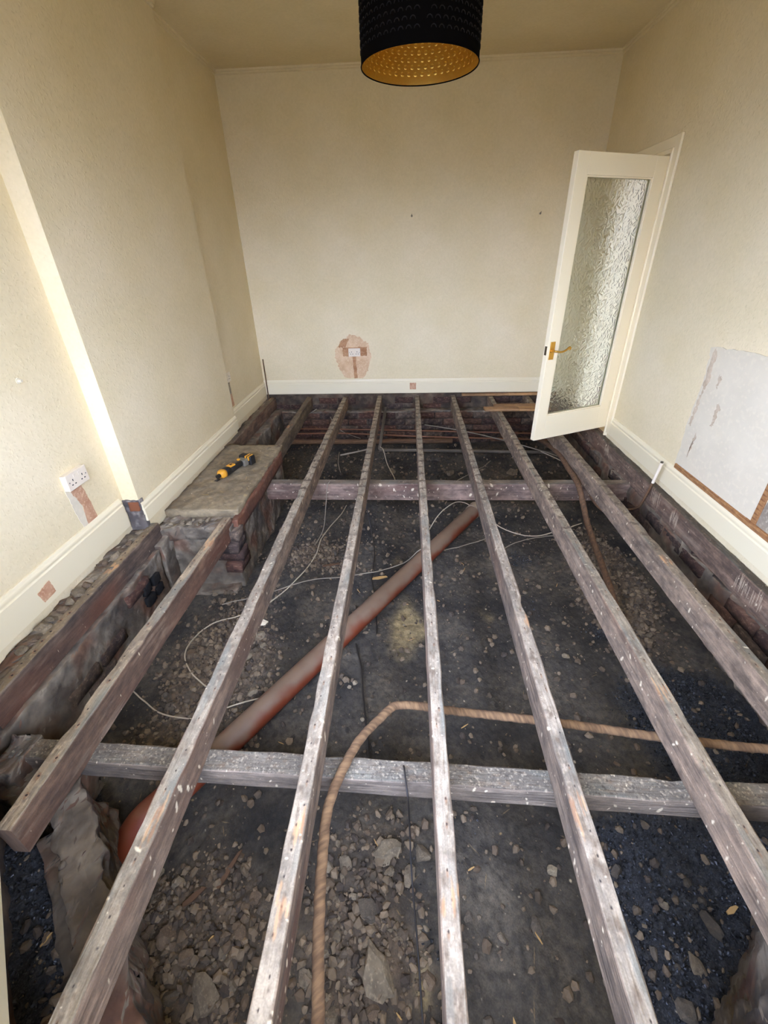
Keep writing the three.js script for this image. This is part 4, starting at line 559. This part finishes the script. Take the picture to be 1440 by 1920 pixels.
{
  const r = rng(700), big = (x, z, s, m, gi, turn, label, sq = [1, 1, 1]) => { const o = obj('rubble_stone', stoneGeo[gi], stoneMats[m]); o.position.set(x, groundY(x, z) + s * 0.3, z); o.rotation.set(0.15, turn, -0.1); o.scale.set(s * sq[0], s * sq[1], s * sq[2]); keep.push([x, z, s]); tag(o, label, 'stone'); };
  big(-0.158, 4.4, 0.066, 2, 3, 0.5, 'large smooth grey stone between the lagged pipe and the middle joist', [0.95, 0.9, 1.2]);
  big(-0.64, 4.47, 0.05, 0, 5, 0.3, 'large brownish stone slab at the bottom beside the left weathered joist', [1, 0.6, 1.2]);
  big(-0.74, 4.39, 0.035, 4, 6, 1.2, 'blocky brown stone left of the large brownish slab');
  big(-0.86, 4.2, 0.026, 2, 7, 0.4, 'pale angular stone alone on dark dirt near the orange elbow');
  big(-0.14, 4.1, 0.05, 2, 1, 1.9, 'pale angular stone at the top of the rubble heap by the near cross beam');
  big(-0.19, 4.265, 0.042, 1, 2, 0.9, 'pointed grey stone standing in the rubble heap');
  big(-1.17, 4.07, 0.062, 0, 5, 0.6, 'flat broken tile-like stone beside the diagonal dwarf wall', [1.1, 0.45, 0.9]);
  big(0.745, 3.19, 0.024, 5, 8, 0.2, 'pale round stone on dark dirt left of the rusty pipe end');
  big(0.8, 3.33, 0.03, 3, 9, 0.5, 'dark square stone in front of the pale round one', [1.1, 0.5, 0.8]);
  big(0.33, 4.27, 0.026, 1, 10, 1.5, 'triangular grey stone right of the middle joist at the bottom');
  big(0.42, 4.12, 0.022, 5, 11, 0.5, 'pale flat stone just in front of the near cross beam on the right');
  big(0.78, 4.33, 0.034, 0, 3, 0.4, 'tan triangular stone on blue-black gravel at the lower right', [1, 0.5, 1]);
  big(0.87, 4.24, 0.05, 3, 12, 2.2, 'broad dark slab stone on the gravel at the lower right', [1.2, 0.4, 0.8]);
  big(-1.05, 3.13, 0.035, 2, 9, 0.9, 'pale block of stone in front of the hearth base');
  scatter(46, -0.36, 0.01, 4.07, 4.62, 0.012, 0.04, 'in the near heap', 701, [0, 2, 4, 2], ['by the cross beam', 'half way', 'at the bottom'], ['along the lagged pipe', 'beside the thin wire']);
  scatter(34, -0.86, -0.4, 4.2, 4.66, 0.012, 0.045, 'left of the lagged pipe', 702, [0, 4, 1], ['farther up', 'at the very bottom'], ['beside the left joist', 'mid gap', 'by the next joist']);
  scatter(56, -1.32, -0.82, 2.76, 3.85, 0.012, 0.042, 'before the hearth', 703, [0, 1, 4, 2], ['near its base', 'in the middle', 'by the near beam'], ['at the reddish joist', 'mid gap', 'at the grey joist']);
  scatter(12, -1.3, -0.95, 4.06, 4.16, 0.014, 0.034, 'behind the diagonal dwarf wall', 704, [0, 2], [''], ['left half', 'right half']);
  scatter(26, 0.06, 0.42, 4.1, 4.66, 0.008, 0.022, 'right of the middle joist', 705, [1, 3, 0], ['by the cross beam', 'half way', 'at the bottom'], ['close to it', 'farther right']);
  scatter(22, 0.5, 0.98, 4.1, 4.6, 0.01, 0.036, 'on the lower right gravel', 706, [1, 3, 0], ['by the cross beam', 'half way', 'at the bottom'], ['left side', 'right side']);
  scatter(34, 0.95, 1.4, 2.0, 3.2, 0.01, 0.032, 'along the right footing wall', 707, [1, 4, 0, 3], ['far end', 'middle', 'near end'], ['by the rusty pipe', 'against the wall']);
  scatter(30, -1.05, 1.3, 0.45, 1.75, 0.015, 0.06, 'behind the far cross beam', 708, [1, 3, 0], ['near the back wall', 'close to the beam'], ['by the hearth', 'left of middle', 'right of middle', 'by the door']);
  scatter(16, -0.95, -0.45, 1.98, 2.5, 0.014, 0.045, 'between hearth and far beam', 709, [1, 0, 2], ['farther', 'nearer'], ['hearth side', 'joist side']);
  scatter(14, -0.6, 0.9, 2.1, 3.85, 0.008, 0.02, 'on open dirt mid floor', 710, [0, 2, 5], ['far', 'middle', 'near'], ['left', 'centre', 'right']);
  { const rr = rng(711); for (let i = 0; i < 16; i++) stone(-1.648 + (rr() - 0.5) * 0.03, 2.76 + i * 0.058, 0.022 + rr() * 0.022, 'rough mortar lump on the ledge under the left skirting, ' + ['far third', 'middle third', 'near third'][Math.floor(i / 5.4)], 'left ledge lumps, ' + ['far third', 'middle third', 'near third'][Math.floor(i / 5.4)], [0, 2, 4][i % 3], rr, -0.018); }
  { const rr = rng(712); for (let i = 0; i < 10; i++) stone(-1.58 + rr() * 0.38, 2.56 + rr() * 0.07, 0.014 + rr() * 0.014, 'broken concrete lump in front of the hearth slab', 'lumps at the hearth edge', [0, 2, 5][i % 3], rr, -0.04); }
}
function heap(name, n, geo, mat, spot, s0, s1, tints, label, category, sd) { // stuff nobody could count
  const m = new THREE.InstancedMesh(geo, mat, n), r = rng(sd), q = new THREE.Object3D(), c = new THREE.Color(); let k = 0;
  for (let t = 0; t < n * 30 && k < n; t++) { const p = spot(r); if (!p) continue; const s = s0 + (s1 - s0) * r() ** 3; q.position.set(p[0], groundY(p[0], p[1]) + s * 0.25 + 0.002, p[1]); q.rotation.set(r() * 6, r() * 6, r() * 6); q.scale.set(s, s * (0.5 + r() * 0.5), s * (0.6 + r() * 0.6)); q.updateMatrix(); m.setMatrixAt(k, q.matrix); const a = tints[Math.floor(r() * tints.length)]; m.setColorAt(k, c.set(a)); k++; }
  m.count = k; m.name = numbered(name); m.castShadow = m.receiveShadow = true; scene.add(m); return tag(m, label, category, null, 'stuff');
}
const chipGeo = (() => { const r = rng(55), g = new THREE.IcosahedronGeometry(1, 0); const seen = {}, p = g.attributes.position; for (let i = 0; i < p.count; i++) { const k = [p.getX(i), p.getY(i), p.getZ(i)].map((q) => q.toFixed(2)).join(); const f = seen[k] ??= 0.6 + r() * 0.7; p.setXYZ(i, p.getX(i) * f, p.getY(i) * f * 0.8, p.getZ(i) * f); } g.computeVertexNormals(); return boxUV(g, 2); })(), chipMat = cool({ roughness: 0.9 });
const inBox = (r) => [mix(-1.5, 1.45, r()), mix(0.2, 4.75, r())];
heap('rubble_chips', 16000, chipGeo, chipMat, (r) => { const p = inBox(r); return r() < brownMask(...p) + 0.05 ? p : null; }, 0.003, 0.022, ['#71685f', '#5a534d', '#80766c', '#48423f', '#645a51'], 'small rubble chips and grit strewn over the dirt between the joists', 'rubble', 801);
heap('gravel', 14000, chipGeo, cool({ roughness: 0.45 }), (r) => { const p = inBox(r); return r() < gravelMask(...p) ? p : null; }, 0.003, 0.009, ['#1c1f27', '#2a2f3c', '#14161b', '#3a4152', '#23262e'], 'blue-black coal gravel lying in patches at the lower right and lower left', 'gravel', 802);
// wood splinters and scraps
{
  const r = rng(720), sm1 = cool({ color: '#b59a6e', roughness: 0.9 }), sm2 = cool({ color: '#5a4636', roughness: 0.9 });
  const splinter = (x, z, L, w, turn, m, label, group) => { const s = new THREE.Shape(); s.moveTo(-L / 2, -w * 0.2); s.lineTo(-L * 0.1, -w / 2); s.lineTo(L / 2, -w * 0.1); s.lineTo(L * 0.42, w * 0.3); s.lineTo(0, w / 2); s.lineTo(-L * 0.46, w * 0.3); s.closePath(); const g = new THREE.ExtrudeGeometry(s, { depth: w * 0.4, bevelEnabled: false }); g.rotateX(-Math.PI / 2); const o = obj('wood_splinter', boxUV(g), m); o.position.set(x, groundY(x, z) + 0.012, z); o.rotation.set(0.05, turn, 0.06); return tag(o, label, 'splinter', group); };
  splinter(0.235, 4.52, 0.12, 0.014, 1.9, sm1, 'long pale wood splinter at the bottom between middle joist and its right neighbour');
  splinter(-0.68, 4.36, 0.05, 0.01, 1.0, sm1, 'short pale splinter beside the large brownish slab');
  splinter(-0.69, 4.17, 0.14, 0.018, 1.15, sm2, 'long brown splinter stuck in the dirt left of the lagged pipe');
  splinter(-0.78, 4.24, 0.08, 0.02, 0.7, sm2, 'broad brown splinter beside the long brown one');
  splinter(0.96, 4.2, 0.045, 0.016, 0.4, sm1, 'stubby yellowish splinter on the lower right gravel');
  splinter(-0.6, 2.44, 0.12, 0.02, 0.15, sm2, 'flat brown lath piece on the dirt behind the orange pipe');
  splinter(-0.26, 2.56, 0.1, 0.022, 0.15, sm1, 'pale lath piece on the dirt next to the orange pipe');
  splinter(1.1, 2.28, 0.12, 0.02, -0.5, sm1, 'pale lath piece between the two rusty pipes and the right joist');
  splinter(1.12, 2.86, 0.09, 0.018, -0.7, sm1, 'pale splinter on the debris near the rusty pipe end');
  splinter(0.5, 4.6, 0.22, 0.03, 2.5, sm2, 'dark brown timber sliver at the bottom right of the middle joist');
  splinter(-0.93, 4.56, 0.06, 0.012, 0.6, sm2, 'brown splinter on black gravel in the lower left corner'); splinter(-0.9, 4.6, 0.05, 0.012, 0.8, sm2, 'second brown splinter nearer the bottom of the lower left gravel'); splinter(-1.06, 4.42, 0.035, 0.007, 1.1, sm1, 'pale splinter on black gravel under the reddish joist end');
  for (let i = 0; i < 26; i++) { const x = mix(-0.7, 1.2, r()), z = mix(2.2, 4.6, r()); splinter(x, z, 0.015 + r() * 0.03, 0.003 + r() * 0.003, r() * 3.1, sm1, 'tiny pale wood sliver scattered on the dark dirt', 'tiny wood slivers'); }
  const pos = new THREE.PlaneGeometry(0.075, 0.05, 7, 5), p = pos.attributes.position; for (let i = 0; i < p.count; i++) p.setXYZ(i, p.getX(i) * (1 - 0.5 * (p.getY(i) + 0.025) / 0.05), p.getY(i), (vn(p.getX(i) * 70, p.getY(i) * 70, 9) - 0.3) * 0.03); pos.rotateX(-Math.PI / 2); pos.computeVertexNormals();
  const top = pos.clone(); const scrap = obj('plastic_scrap', pos, cool({ color: '#dcdad6', roughness: 0.4, side: THREE.DoubleSide })); scrap.position.set(-0.93, groundY(-0.93, 2.98) + 0.02, 2.98); scrap.rotation.y = 0.6; tag(scrap, 'crumpled white plastic scrap on the dirt beside the third joist', 'scrap');
}
renderer.render(scene, camera);
